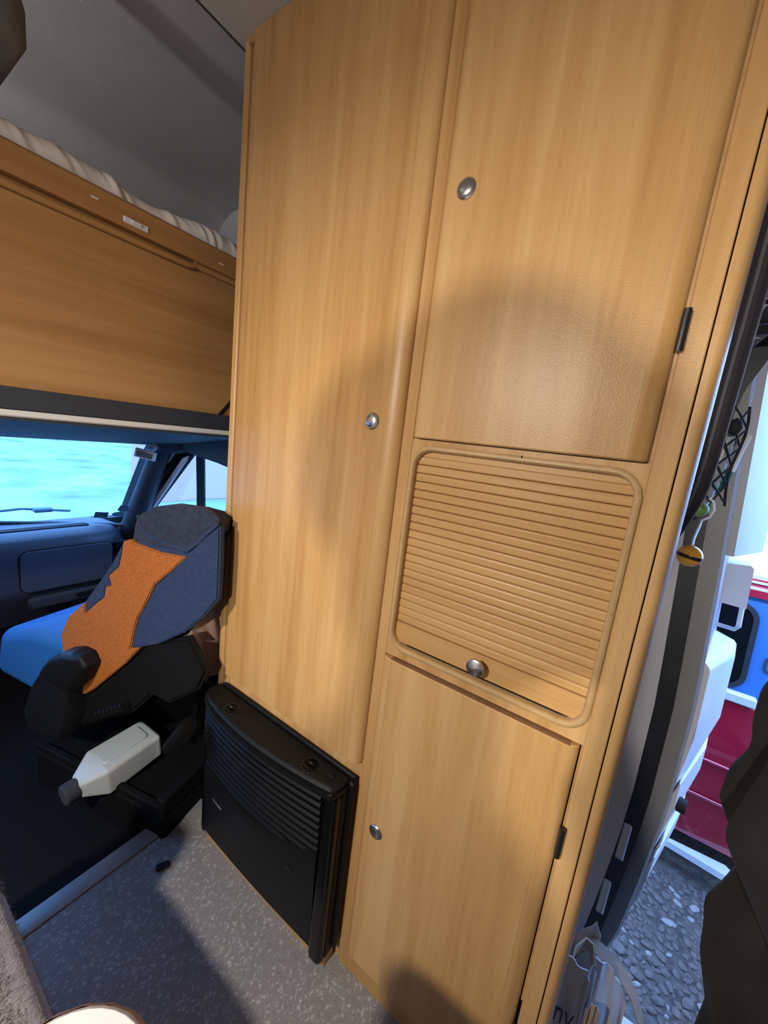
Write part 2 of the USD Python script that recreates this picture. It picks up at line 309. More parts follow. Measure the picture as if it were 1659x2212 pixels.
def door_mesh(x0, x1, z0, z1, proud=0.022, rl=0.018, rr=0.018, back=0.626, top=0.002):
    """A door leaf with rounded (postformed) upright edges: plan outline swept upwards."""
    yf = FY-proud+0.010; pts = []
    def edge(x, s, r):
        if r <= 0.003: return [(x, back), (x, yf+0.002), (x+s*0.002, yf)]
        return [(x, back)] + [(x+s*r*(1-math.cos(t)), yf+r*0.62*(1-math.sin(t))) for t in np.linspace(0, math.pi/2, 7)]
    L, R = edge(x0, 1, rl), edge(x1, -1, rr)
    return bprism(Polygon(L+R[::-1]), 'z', z0, z1, top)
def seam(x, z0, z1, y): return box(x-0.0006, x+0.0006, y-0.0002, y+0.002, z0, z1)
YF = FY-0.012
d1 = obj('door', door_mesh(-0.835, -0.3725, 0.532, 2.0, rl=0.004, rr=0.030), 'beech_upright', cab, label='tall wardrobe door')
obj('edge_seam', seam(-0.404, 0.534, 1.998, YF), 'beech_edge', d1); obj('edge_seam', seam(-0.824, 0.534, 1.998, YF), 'beech_edge', d1)
obj('gap', box(-0.3725, -0.3690, 0.606, 0.624, 0.532, 1.995), 'gap_dark', cab)
obj('stile', box(-0.3690, -0.3465, 0.5985, 0.625, 0.0, 1.998, 0.002), 'beech_upright_pale', cab)
obj('stile', box(0.0045, 0.0305, 0.5985, 0.625, 0.0, 1.998, 0.0015), 'beech_upright_pale', cab)
d2 = obj('door', door_mesh(-0.3435, 0.0005, 1.217, 1.998, rl=0.014, rr=0.026), 'beech_upright', cab, label='upper cupboard door')
obj('edge_seam', seam(-0.0245, 1.219, 1.996, YF), 'beech_edge', d2)
obj('gap', box(0.0005, 0.0045, 0.604, 0.624, 1.21, 1.995), 'beech_edge', cab)
d3 = obj('door', door_mesh(-0.3455, 0.0, 0.062, 0.800, rl=0.014, rr=0.026), 'beech_upright', cab, label='lower cupboard door')
obj('edge_band', box(-0.330, -0.012, 0.5895, 0.624, 0.7995, 0.8003), 'edge_brown', d3, label='darker brown top edge')
obj('edge_seam', seam(-0.025, 0.064, 0.798, YF), 'beech_edge', d3); obj('edge_seam', seam(-0.326, 0.064, 0.798, YF), 'beech_edge', d3)
obj('gap', box(0.0, 0.0045, 0.606, 0.624, 0.06, 0.80), 'gap_dark', cab)
obj('gap_lining', box(0.0015, 0.0045, 0.6035, 0.606, 0.30, 0.80), 'beech_edge', cab)
obj('plinth', box(-0.372, 0.0305, 0.600, 0.626, 0.0, 0.060, 0.0015), 'beech_across', cab)
# face frame round the shutter: flat rails with the rounded opening cut out
ff = Polygon([(-0.3465, 0.8035), (0.0045, 0.8035), (0.0045, 1.2150), (-0.3465, 1.2150)]).difference(rrect(-0.3430, 0.0015, 0.8200, 1.2045, 0.036))
obj('face_frame', prism(ff, 'y', 0.5990, 0.625), 'beech_upright_pale', cab)
# beading: half round bead swept round the opening
rr = rrect(-0.3430, 0.0015, 0.8200, 1.2045, 0.036, 12); ring_xy = np.array(rr.exterior.coords)[:-1]
cx, cz = -0.1705, 1.013; bead = []
prof_b = [(0.002, 0.5995), (0.0015, 0.5960), (-0.001, 0.5940), (-0.0045, 0.5940), (-0.0070, 0.5962), (-0.0080, 0.6000), (-0.0080, 0.618), (0.002, 0.618)]
outs = [np.array(rr.buffer(o, join_style=1, quad_segs=12).exterior.coords)[:-1] for o, _ in prof_b]
nres = 120
def resample(p):
    ls = Polygon(p).exterior
    return V([np.array(ls.interpolate(ls.project(ls.interpolate(k/nres, normalized=True))).coords[0]) for k in range(nres)])
base_ring = resample(ring_xy); tang = np.roll(base_ring, -1, 0)-np.roll(base_ring, 1, 0); tang /= np.linalg.norm(tang, axis=1)[:, None]
nrm = np.column_stack([tang[:, 1], -tang[:, 0]])
if ((base_ring-V([cx, cz]))*nrm).sum() < 0: nrm = -nrm
rings = []
for k in range(nres):
    rings.append([(base_ring[k, 0]+nrm[k, 0]*o, y, base_ring[k, 1]+nrm[k, 1]*o) for o, y in prof_b])
rings.append(rings[0]); bd = loft(rings, cap=False); trimesh.repair.fix_normals(bd)
obj('beading', bd, 'beech_beading', cab, smooth=40)
obj('joint_mark', box(-0.1562, -0.1552, 0.5930, 0.596, 1.2035, 1.2075), 'gap_dark', cab)
obj('recess', box(-0.338, -0.002, 0.6205, 0.624, 0.82, 1.205), 'gap_dark', cab, label='near-black sheet for the shade in the gap below the shutter')
obj('gap_lining', box(-0.31, -0.018, 0.6095, 0.619, 0.822, 0.8325, 0.001), 'black_plastic', cab)  # black strip that keeps the gap under the rail dark
# tambour shutter: bottom rail carrying one slat after the other
inner = rr.buffer(-0.0085)
rail = obj('roller_shutter', prism(sbox(-0.34, 0.8335, 0.0, 0.8722).intersection(inner.buffer(0.002)), 'y', 0.6055, 0.617), 'beech_across', cab, label='beech bottom rail of tambour shutter')
pitch = 0.01494
for k in range(21):
    z0 = 0.8732+k*pitch; z1 = z0+pitch-0.0007
    sec = [(0.6165, z0), (0.6165, z1), (0.6088, z1), (0.6068, z1-0.0014), (0.6062, z1-0.003), (0.6062, z0+0.002), (0.6072, z0+0.0006), (0.6085, z0)]
    cut = inner.buffer(0.003).intersection(sbox(-1, z0, 1, z1)).bounds
    obj('slat', prism(Polygon(sec), 'x', cut[0], cut[2]), 'beech_across', rail, smooth=20)
z0 = 0.8732+21*pitch
obj('slat', prism(sbox(-0.335, z0-0.0007, -0.006, 1.199).intersection(inner.buffer(0.002)), 'y', 0.6066, 0.6165), 'beech_across', rail)
KN = [(0.0, -0.004), (0.0148, -0.004), (0.0152, 0.0015), (0.0150, 0.0035), (0.0132, 0.0052), (0.0122, 0.0052), (0.0116, 0.0044), (0.0108, 0.0062), (0.0085, 0.0074), (0.0045, 0.0080), (0.0, 0.0081)]
def push_knob(x, z, door):
    k = obj('push_knob', lathe(KN, (x, YF+0.001, z), '-y', 36), 'satin_nickel', door, smooth=35)
push_knob(-0.3035, 1.588, d2); push_knob(-0.431, 1.238, d1); push_knob(-0.3095, 0.420, d3)
obj('knob', lathe([(0.0, -0.002), (0.0065, -0.002), (0.0062, 0.012), (0.0085, 0.0145), (0.0142, 0.0155), (0.0150, 0.0180), (0.0142, 0.0212), (0.010, 0.0232), (0.0, 0.0240)], (-0.168, 0.6055, 0.857), '-y', 32), 'satin_nickel', rail, smooth=35)
for z0, z1, d in ((1.350, 1.398, d2), (0.611, 0.663, d3), (0.205, 0.257, d3), (1.80, 1.85, d2)):
    h = obj('hinge', join(tube([(0.0035, 0.5925, z) for z in np.linspace(z0, z1, 6)], 0.0042, 12), box(0.002, 0.0085, 0.594, 0.5995, z0+0.001, z1-0.001, 0.001)), 'hinge_black', d)
# rounded corner post, a fine crack away from the stile
a = np.linspace(0, math.pi/2, 9); R = 0.024
post = [(0.0320, 0.64), (0.0320, 0.5985), (0.0330, 0.5975)] + [(0.0275+R*math.sin(t), 0.5975+0.036*(1-math.cos(t))) for t in a] + [(0.0515, 0.66)]
post = [(0.0320, 0.66), (0.0320, 0.5983), (0.0330, 0.5975), (0.0385, 0.5975)] + [(0.0385+0.0135*math.sin(t), 0.5975+0.024*(1-math.cos(t))) for t in a[1:]] + [(0.052, 0.66)]
obj('corner_post', bprism(post, 'z', 0.0, 2.0, 0.0008), 'beech_upright_pale', cab, smooth=40)
obj('end_panel', box(0.028, 0.0515, 0.66, 1.055, 0.0, 2.0, 0.001), 'beech_upright_pale', cab)

# kickboard under the heater
kb = struct('baseboard_right', join(box(-0.855, -0.387, 0.566, 0.600, 0.0, 0.034, 0.001)), 'beech_across', smooth=False)

# ================================================================ gas heater
ht = thing('gas_heater', 'black gas heater built into the foot of the beech cabinet', 'heater', (-0.62, 0.56, 0.03))
HXL, HXR = -0.852, -0.386
def bow(x, z=0.48):
    t = min(1, max(0, (x-HXL)/(HXR-HXL))); top = 0.546-0.030*math.sin(math.pi*t**0.85)**0.8; low = 0.556-0.004*math.sin(math.pi*t)
    q = min(1, max(0, (z-0.04)/0.44)); return low*(1-q)+top*q
xs = np.linspace(HXL+0.004, HXR-0.03, 25)
plan = [(x, bow(x)) for x in xs]
obj('back_plate', box(-0.858, -0.3745, 0.585, 0.597, 0.040, 0.488, 0.004), 'heater_black', ht)
obj('body', prism([(HXL+0.005, 0.592), (HXL+0.005, 0.572), (HXR-0.01, 0.572), (HXR-0.01, 0.592)], 'z', 0.045, 0.478), 'black_plastic', ht)
# top cover with rounded front edge
full = Polygon([(HXL-0.004, 0.594), (HXL-0.010, 0.57), (HXL-0.006, 0.552)]+[(x, bow(x)-0.005) for x in np.linspace(HXL+0.006, HXR-0.012, 25)]+[(HXR-0.002, 0.552), (HXR+0.001, 0.575), (HXR, 0.594)])
cov = []
for o, z in ((0.004, 0.468), (0.0, 0.474), (0.0, 0.484), (0.002, 0.491), (0.006, 0.496), (0.012, 0.4985)):
    P = full.buffer(-o, join_style=1) if o else full
    ls = P.exterior; cov.append([(*ls.interpolate(k/160, normalized=True).coords[0], z) for k in range(160)])
tc = obj('top_cover', loft(cov), 'heater_black', ht, smooth=50)
obj('rear_lip', box(-0.842, -0.376, 0.590, 0.5985, 0.486, 0.503, 0.003), 'black_plastic', tc)
# louvre grille: curved slats, upper part, cut off along a falling curve by the front panel
def curve_z(x):          # edge between grille and front panel: a shallow smile rising to the right
    return float(np.interp(x, [-0.85, -0.76, -0.68, -0.61, -0.545, -0.47, -0.40], [0.274, 0.266, 0.262, 0.266, 0.280, 0.303, 0.322]))
def fy(x, z): return bow(x, z)
xs1 = np.linspace(HXL+0.010, HXR-0.036, 40)
obj('grille_back', loft([[(x, fy(x, z)+0.010, z) for z in (0.25, 0.36, 0.472)]+[(x, 0.58, 0.472), (x, 0.58, 0.25)] for x in xs1]), 'black_plastic', ht)
for k in range(10):
    zz = 0.459-k*0.0195
    seg = [x for x in xs1 if curve_z(x) < zz+0.014]
    if len(seg) < 3: continue
    obj('louvre', loft([[(x, fy(x, zz)+0.010, zz+0.004), (x, fy(x, zz)+0.002, zz+0.006), (x, fy(x, zz)-0.002, zz+0.001), (x, fy(x, zz)-0.001, zz-0.004), (x, fy(x, zz)+0.010, zz-0.004)] for x in seg]), 'louvre_black', ht, smooth=20)
xs2 = np.linspace(HXL+0.004, HXR-0.036, 40); rings = []
for x in xs2:
    zt = curve_z(x)
    rings.append([(x, fy(x, 0.05)+0.010, 0.040), (x, fy(x, 0.05)-0.001, 0.041), (x, fy(x, 0.05)-0.003, 0.048)]+[(x, fy(x, z)-0.003, z) for z in np.linspace(0.07, zt-0.008, 8)]+[(x, fy(x, zt)-0.0005, zt-0.001), (x, fy(x, zt)+0.010, zt)])
obj('front_panel', loft(rings), 'heater_black', ht, smooth=35)
# side columns
def column(x0, x1, yb, z0, z1):
    pl = rrect(x0, x1, yb, yb+0.05, 0.011, 6)
    rr_ = []
    for o, z in ((0.006, z0), (0.001, z0+0.006), (0.0, z0+0.014), (0.0, z1-0.01), (0.003, z1)):
        ls = (pl.buffer(-o) if o else pl).exterior; rr_.append([(*ls.interpolate(k/48, normalized=True).coords[0], z) for k in range(48)])
    return loft(rr_)
obj('side_column', column(HXR-0.040, HXR-0.002, 0.5465, 0.020, 0.470), 'heater_gloss', ht, smooth=40)
obj('side_column', column(HXL-0.012, HXL+0.012, 0.549, 0.036, 0.470), 'heater_gloss', ht, smooth=40)
obj('side_plate', box(HXR-0.003, HXR+0.0005, 0.566, 0.599, 0.030, 0.47, 0.001), 'black_plastic', ht)
def dial(x, y, r):
    z = 0.4985
    d = obj('dial', join(lathe([(0.0, -0.002), (r, -0.002), (r, 0.0012), (r*0.9, 0.0022), (r*0.82, 0.0022), (r*0.8, 0.0005), (0.0, 0.0005)], (x, y, z), 'z', 36), box(x-r*0.62, x+r*0.62, y-0.0035, y+0.0035, z, z+0.006, 0.0015)), 'heater_gloss', ht)
    dots = [lathe([(0.0, 0.0), (0.0007, 0.0), (0.0007, 0.0005), (0, 0.0005)], (x+r*1.12*math.cos(t), y+r*1.12*math.sin(t), z), 'z', 6) for t in np.linspace(0.2, 5.6, 13)]
    obj('scale_dots', join(*dots), 'print_grey', d)
    obj('pointer', box(x-0.0006, x+0.0006, y-0.004, y+0.0012, z+0.006, z+0.0064), 'print_grey', d)
dial(-0.742, 0.547, 0.0165); dial(-0.472, 0.556, 0.0175)
obj('button', box(-0.428, -0.413, 0.560, 0.572, 0.4985, 0.5012, 0.002), 'black_plastic', ht)
tm = meshkit.text_mesh('trumatic', 0.0085, 0.0006); tm.vertices = np.column_stack([tm.vertices[:, 0], -tm.vertices[:, 2], tm.vertices[:, 1]])
tx0 = -0.795
tm.vertices = np.column_stack([tm.vertices[:, 0]+tx0, V([fy(x+tx0, 0.22)-0.0033 for x in tm.vertices[:, 0]])+tm.vertices[:, 1], tm.vertices[:, 2]+0.192])
obj('lettering', tm, 'print_grey', ht, smooth=False, label='grey trumatic lettering')
obj('slot', box(-0.508, -0.489, fy(-0.5, 0.22)-0.0042, fy(-0.5, 0.22), 0.213, 0.219, 0.001), 'gap_dark', ht)

# ================================================================ alcove bed over the cab
bed = thing('alcove_bed', 'beech-fronted alcove bed with a rail, built over the cab', 'bed', (-1.0, 0.05, 1.19))
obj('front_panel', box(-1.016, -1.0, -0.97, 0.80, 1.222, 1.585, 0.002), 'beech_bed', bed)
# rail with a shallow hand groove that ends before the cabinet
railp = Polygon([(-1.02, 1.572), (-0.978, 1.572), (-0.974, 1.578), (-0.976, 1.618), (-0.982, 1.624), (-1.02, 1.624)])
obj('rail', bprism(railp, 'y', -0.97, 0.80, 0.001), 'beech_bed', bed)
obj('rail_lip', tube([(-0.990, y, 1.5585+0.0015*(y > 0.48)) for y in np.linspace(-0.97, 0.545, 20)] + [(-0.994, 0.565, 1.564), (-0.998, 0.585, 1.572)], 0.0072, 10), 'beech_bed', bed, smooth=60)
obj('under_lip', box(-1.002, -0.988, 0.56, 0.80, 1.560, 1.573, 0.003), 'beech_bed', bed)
lt = obj('latch', join(box(-0.976, -0.9715, 0.402, 0.450, 1.580, 1.592, 0.0015), box(-0.974, -0.968, 0.416, 0.436, 1.583, 1.590, 0.002)), 'trim_grey', bed, label='small grey metal latch')
for y, z in ((0.353, 1.598), (0.622, 1.590)):
    obj('screw_cap', box(-0.9755, -0.9745, y-0.006, y+0.006, z-0.0015, z+0.0015), 'white_strip', bed)
obj('stay', tube([(-0.995, 0.645, 1.222), (-0.995, 0.69, 1.275)], 0.0035, 8), 'cab_black', bed)
# mattress in a gathered cotton sheet
mt = thing('mattress', 'mattress in a wrinkled off-white fitted sheet on the alcove bed', 'mattress', (-1.4, 0.05, 1.62))
YS = np.linspace(-0.96, 0.98, 420); rings = []
ang = np.linspace(-0.5*math.pi, 0.62*math.pi, 26)
def wr(y, t):
    w = 0.0
    for y0, wd, sl, h in WR: w += h*math.exp(-((y-y0-sl*(t-0.4))/wd)**2)
    return w
rw = np.random.default_rng(3)
WR = [(y, rw.uniform(0.003, 0.0075), rw.uniform(-0.085, -0.030), rw.uniform(0.0012, 0.0036)) for y in np.concatenate([rw.normal(0.33, 0.035, 9), rw.normal(0.42, 0.03, 8), rw.normal(0.53, 0.03, 7), rw.normal(0.62, 0.03, 7), rw.uniform(-0.9, 0.7, 12)])]
for y in YS:
    fat = 0.0265+0.004*math.sin(y*9+1)+0.003*math.sin(y*23)
    fat *= 1.0-0.22*max(0, (y-0.35))
    zc = 1.619+fat; row = []
    for k, t in enumerate(ang):
        q = k/(len(ang)-1); r = fat+wr(y, q)*math.sin(math.pi*min(1, q*1.05))
        row.append((-1.03+0.85*r*math.cos(t)*1.3, y, zc+r*math.sin(t)))
    row += [(-1.12, y, zc+fat*1.0), (-1.7, y, zc+fat*0.9), (-1.7, y, 1.58), (-1.03, y, 1.58)]
    rings.append(row)
obj('mattress_body', loft(rings), 'sheet_cotton', mt, smooth=70)
# grey reading-lamp housing at the ceiling, near the left edge
sp = thing('ceiling_speaker', 'rounded dark grey speaker housing hanging under the ceiling', 'speaker', (-1.06, 0.2, 1.78))
obj('housing', box(-1.18, -0.945, 0.02, 0.262, 1.735, 1.855, 0.035), 'speaker_grey', sp, smooth=60)
obj('front_grille', box(-1.13, -0.99, 0.06, 0.22, 1.730, 1.738, 0.003), 'cab_lining', sp)
obj('bracket', box(-1.09, -1.03, 0.08, 0.14, 1.855, 2.06, 0.004), 'alcove_grey', sp)

# ================================================================ cab
struct('ceiling_cab', join(prism(Polygon([(-0.985, 1.163), (-1.2, 1.148), (-1.90, 1.062), (-2.02, 1.07), (-2.02, 1.18), (-0.985, 1.18)]), 'y', -0.98, 1.02), box(-1.004, -0.985, -0.98, 1.02, 1.183, 1.2225)), 'cab_dark')
struct('trim_3', box(-0.988, -0.9805, -0.97, 0.90, 1.1685, 1.1815, 0.003), 'white_strip')
struct('trim_4', bprism([(-2.06, 1.12), (-1.96, 1.088), (-1.72, 1.062), (-1.42, 1.040), (-1.0, 0.990), (-0.97, 1.17), (-2.06, 1.17)], 'y', 0.91, 0.962, 0.012), 'cab_dark')
struct('floor_cab', box(-2.5, -1.004, -0.98, 1.02, -0.10, -0.05), 'cab_black')
struct('wall_cab', join(box(-2.42, -2.36, -0.98, 1.02, -0.1, 0.62), prism(Polygon([(-2.5, -0.1), (-1.0, -0.1), (-1.0, 0.6), (-2.2, 0.55)]), 'y', -1.0, -0.96),
                        box(-1.1, -0.98, -1.0, -0.96, 0.5, 1.2), prism(Polygon([(-2.3, 0.55), (-2.16, 0.55), (-1.80, 1.1), (-2.0, 1.1)]), 'y', -1.0, -0.94), box(-2.0, -0.98, -1.0, -0.96, 1.04, 1.18), box(-1.9, -1.0, -1.0, -0.97, 0.5, 1.1)), 'cab_dark')  # last box closes the unseen driver window, added to cut daylight inside
# passenger side: door skin with window openings
out = Polygon([(-2.5, -0.3), (-0.9, -0.3), (-0.9, 1.2), (-1.93, 1.2), (-2.06, 1.09), (-2.16, 0.98), (-2.42, 0.62), (-2.5, 0.6)])
q1 = Polygon([(-1.668, 1.050), (-1.648, 1.048), (-1.622, 0.70), (-2.09, 0.66), (-2.04, 0.715)]).buffer(-0.008).buffer(0.008)
q2 = Polygon([(-1.600, 1.08), (-1.12, 1.05), (-1.0, 1.0), (-1.0, 0.70), (-1.575, 0.70)])
ps = thing('passenger_door', 'dark cab passenger door with quarter light and side window', 'door', (-1.6, 0.97, -0.3), kind='structure')
obj('door_shell', prism(out.difference(q1).difference(q2), 'y', 0.965, 0.978), 'cab_black', ps)
obj('lining', prism(Polygon([(-2.2, -0.05), (-0.95, -0.05), (-0.95, 0.62), (-2.1, 0.60)]), 'y', 0.945, 0.97), 'cab_dark', ps)
obj('frame_strip', bprism([(-1.700, 1.037), (-1.745, 1.020), (-2.13, 0.655), (-2.095, 0.655), (-1.715, 1.013)], 'y', 0.955, 0.968, 0.002), 'trim_grey', ps, label='pale grey strip along the window frame')
obj('inner_seal', tube([(-1.73, 0.958, 1.060), (-1.80, 0.956, 1.032), (-2.20, 0.95, 0.65)], 0.009, 8), 'rubber', ps)
p2 = struct('window_2', prism(q1.buffer(0.004), 'y', 0.969, 0.972), 'window_glass')
p3 = struct('window_3', prism(q2.buffer(0.004), 'y', 0.969, 0.972), 'window_glass')
obj('pillar', blob([((-1.80, 0.90, 1.07), (-2.10, 0.905, 0.64)), ((-1.80, 0.90, 1.07), (-1.70, 0.93, 1.09)), ((-2.10, 0.905, 0.64), (-2.22, 0.905, 0.52))], [(0.042, 0.05), (0.042, 0.04), (0.05, 0.05)], 0.02, 4), 'cab_dark', None, smooth=60, kind='structure')
# windscreen
bot = [(-2.36, -0.85, 0.66), (-2.40, 0.0, 0.66), (-2.34, 0.45, 0.652), (-2.23, 0.70, 0.645), (-2.08, 0.90, 0.645)]
top_ = [(-1.86, -0.85, 1.075), (-1.97, 0.0, 1.075), (-1.94, 0.39, 1.072), (-1.88, 0.70, 1.07), (-1.82, 0.90, 1.068)]
def strip(A, B, n=(0.004, 0, 0.004)):
    A, B, n = V(A), V(B), V(n); return loft([[a, b, b+n, a+n] for a, b in zip(A, B)])
struct('window_1', strip(bot, top_), 'window_glass', smooth=False)
obj('windscreen_seal', tube(V(bot)+V([0.008, 0, -0.006]), 0.010, 8), 'rubber', None, kind='structure')
# dashboard
dsh = thing('dashboard', 'dark blue-grey cab dashboard with glovebox and long demister slot', 'dashboard', (-2.15, 0.3, 0.2))
dp = [(-2.36, 0.635), (-2.20, 0.650), (-2.06, 0.658), (-2.005, 0.640), (-1.985, 0.60), (-1.985, 0.44), (-2.03, 0.38), (-2.16, 0.22), (-2.36, 0.2)]
db = []
for y in np.linspace(-0.94, 0.86, 30):
    e = 0.05*max(0, (y-0.68)/0.18)**2
    db.append([(x-e*2.2*(z > 0.3), y, z-e*0.5*(z > 0.5)) for x, z in dp])
obj('dash_body', loft(db), 'dash_plastic', dsh, smooth=45)
gl = affinity.scale(rrect(0.44, 0.765, 0.425, 0.600, 0.03), 1, 1)
obj('glovebox_lid', bprism(gl, 'x', -1.985, -1.978, 0.003), 'dash_plastic', dsh, smooth=30)
obj('lid_gap', prism(gl.buffer(0.0035).difference(gl), 'x', -1.9855, -1.9835), 'cab_black', dsh)
obj('demister_slot', bprism(rrect(-2.15, -2.105, 0.40, 0.72, 0.01), 'z', 0.652, 0.6595, 0.001), 'cab_black', dsh)
obj('lower_pocket', box(-2.0, -1.975, 0.46, 0.80, 0.345, 0.40, 0.012), 'cab_dark', dsh, smooth=40)
obj('door_pull', bprism(rrect(0.62, 0.72, 0.362, 0.385, 0.01), 'x', -1.978, -1.970, 0.002), 'cab_black', dsh)
obj('air_vent', join(bprism(rrect(0.785, 0.85, 0.52, 0.585, 0.012), 'x', -2.045, -2.01, 0.003), *[box(-2.012, -2.005, 0.792, 0.843, z, z+0.004) for z in (0.535, 0.55, 0.565)]), 'cab_black', dsh)
wp = thing('windscreen_wiper', 'dark wiper arm lying along the lower edge of the windscreen', 'wiper', (-2.40, 0.45, 0.68))
obj('arm', tube([(-2.42, 0.30, 0.675), (-2.405, 0.45, 0.682), (-2.40, 0.55, 0.690), (-2.385, 0.60, 0.686), (-2.34, 0.72, 0.678)], 0.006, 8), 'sticker_blue', wp)
obj('pivot_cover', box(-2.41, -2.36, 0.585, 0.660, 0.672, 0.694, 0.008), 'sticker_blue', wp)
def on_screen(y, q):   # point on the inside of the windscreen
    A = V([np.interp(y, [b[1] for b in bot], [b[i] for b in bot]) for i in range(3)]); B = V([np.interp(y, [b[1] for b in top_], [b[i] for b in top_]) for i in range(3)])
    return A*(1-q)+B*q+V([0.008, 0, 0.006])
def sticker(poly, q0, hgt, mat, label):
    P0 = V(poly); v = []
    for dx in (0.0, 0.0015):
        for y, s in poly: v.append(on_screen(y, q0+s*hgt)+V([dx, 0, dx]))
    n = len(poly); obj('sticker', loft([v[:n], v[n:]]), mat, None, False, label, 'sticker')
sticker([(0.755, 0), (0.800, 0), (0.800, 1), (0.755, 1)], 0.06, 0.075, 'sticker_dark', 'square dark sticker at the windscreen foot, left of the round one')
sticker([(0.832+0.02*math.cos(t), 0.5+0.5*math.sin(t)) for t in np.linspace(0, 2*math.pi, 18)[:-1]], 0.085, 0.06, 'sticker_teal', 'oval bluish sticker between the two square windscreen stickers')
sticker([(0.825, 0.1), (0.868, 0), (0.872, 0.9), (0.830, 1)], 0.16, 0.075, 'sticker_blue', 'grey-blue square sticker highest in the windscreen corner')
th = thing('thermometer', 'small white digital thermometer hanging beside the windscreen pillar', 'thermometer', (-1.80, 0.84, 1.02))
def slab_uv(c, u, v, w, hu, hv, hw, b=0.004):
    t = arr(box(-hu, hu, -hv, hv, -hw, hw, b)); M = np.column_stack([V(u)/np.linalg.norm(u), V(v)/np.linalg.norm(v), V(w)/np.linalg.norm(w)])
    return trimesh.Trimesh(t.vertices@M.T+V(c), t.faces, process=False)
u_, w_ = V([0.72, 0.62, -0.17]), V([0.62, -0.70, 0.10]); v_ = np.cross(w_, u_)
obj('case', slab_uv((-1.745, 0.80, 1.032), u_, v_, w_, 0.041, 0.019, 0.010), 'white_plastic', th)
obj('screen', slab_uv((-1.745+0.62*0.0125, 0.80-0.70*0.0125, 1.031), u_, v_, w_, 0.032, 0.012, 0.001, 0.0005), 'display_grey', th)
obj('mount', tube([(-1.76, 0.82, 1.045), (-1.77, 0.85, 1.066)], 0.014, 8), 'white_plastic', th)

# ================================================================ passenger seat (turned a little inwards, reclined)
SY = math.radians(15); P0 = V([-0.88, 0.5]); EU = V([-math.cos(SY), -math.sin(SY)]); EN = V([-math.sin(SY), math.cos(SY)])
def seatmesh(t):            # local (u forward, z up, v across) -> world
    t = arr(t); v = t.vertices
    w = np.column_stack([P0+v[:, :1]*EU+v[:, 2:3]*EN, v[:, 1]]); t = trimesh.Trimesh(w, t.faces, process=False)
    if t.volume < 0: t.invert()
    return t
def spart(poly, v0, v1, b=0.0, r=0.0):
    P = Polygon(poly); P = P.buffer(r).buffer(-2*r).buffer(r) if r else P
    cs = P
    if b: t = bprism(cs, 'z', v0, v1, b)
    else: t = prism(cs, 'z', v0, v1)
    return seatmesh(t)
def spheres_hull(pts, r):
    s = trimesh.creation.icosphere(subdivisions=2, radius=1.0).vertices
    return seatmesh(hull(np.vstack([s*(rr_ if np.ndim(r) else r)+V(p) for p, rr_ in zip(pts, r if np.ndim(r) else [r]*len(pts))])))
seat = thing('passenger_seat', 'reclined cab passenger seat in a blue and orange fabric cover', 'seat', (-1.25, 0.5, -0.05))
r0 = 0.03
def fourside(q, v0, v1, r): return spheres_hull([(u, z, v) for u, z in q for v in (v0+r, v1-r)], r)
obj('backrest', fourside([(0.160, 0.86), (0.028, 0.862), (0.19, 0.595), (0.40, 0.40), (0.435, 0.50), (0.31, 0.70)], 0.0, 0.46, 0.03), 'seat_blue', seat, smooth=60)
near = [(0.183, 0.880), (0.174, 0.926), (0.159, 0.952), (0.113, 0.978), (0.032, 0.999), (-0.050, 1.004), (-0.092, 0.985), (-0.090, 0.962), (-0.045, 0.926), (-0.003, 0.884), (0.088, 0.879)]
cu, cz_ = np.mean([q[0] for q in near]), np.mean([q[1] for q in near])
capr = [(cu+(u_q-cu)*k, cz_+(z_q-cz_)*k-dz, v_q) for k, dz, v_q in ((0.93, 0.0, -0.004), (1.0, 0.0, 0.010)) for u_q, z_q in near]
capr += [(max(-0.055, u_q)+0.012, z_q-0.02, 0.06) for u_q, z_q in near]
capr += [(max(0.045, cu+(u_q-cu)*k)+0.03, cz_+(z_q-cz_)*k-dz, v_q) for k, dz, v_q in ((0.9, 0.07, 0.25), (0.7, 0.09, 0.36)) for u_q, z_q in near]
obj('headrest_cap', seatmesh(hull(capr)), 'seat_blue_dark', seat, smooth=60)
hem = [(0.158, 0.950), (0.150, 0.925), (0.125, 0.905), (0.080, 0.896), (0.030, 0.890), (-0.003, 0.889), (-0.035, 0.915), (-0.060, 0.942), (-0.092, 0.972)]
hem = [(float(np.interp(t, range(9), [h[0] for h in hem])), float(np.interp(t, range(9), [h[1] for h in hem])), -0.003) for t in np.linspace(0, 8, 33)]
obj('cover_hem', seatmesh(tube(hem, 0.0045, 8)), 'seat_blue', seat, smooth=60)
org = [(0.188, 0.880), (0.167, 0.874), (0.08, 0.868), (0.0, 0.872), (0.05, 0.822), (0.097, 0.78), (0.136, 0.705), (0.157, 0.671), (0.172, 0.62), (0.183, 0.574), (0.150, 0.585), (0.199, 0.526), (0.327, 0.401), (0.364, 0.372), (0.402, 0.356), (0.411, 0.363), (0.388, 0.404), (0.337, 0.478), (0.348, 0.497), (0.372, 0.506), (0.452, 0.462), (0.462, 0.536), (0.429, 0.598), (0.355, 0.666), (0.356, 0.631), (0.326, 0.66), (0.28, 0.698), (0.274, 0.729), (0.252, 0.739), (0.262, 0.765), (0.224, 0.798), (0.214, 0.837), (0.208, 0.87)]
obj('orange_panel', spart(org, -0.006, 0.010, 0.003), 'seat_orange', seat, smooth=40)
obj('blue_flash', spart([(0.208, 0.868), (0.213, 0.837), (0.224, 0.798), (0.262, 0.765), (0.252, 0.739), (0.274, 0.729), (0.28, 0.698), (0.326, 0.66), (0.356, 0.631), (0.354, 0.668), (0.30, 0.735), (0.25, 0.80)], -0.005, 0.012, 0.002), 'seat_blue', seat, label='jagged blue flash on orange cover')
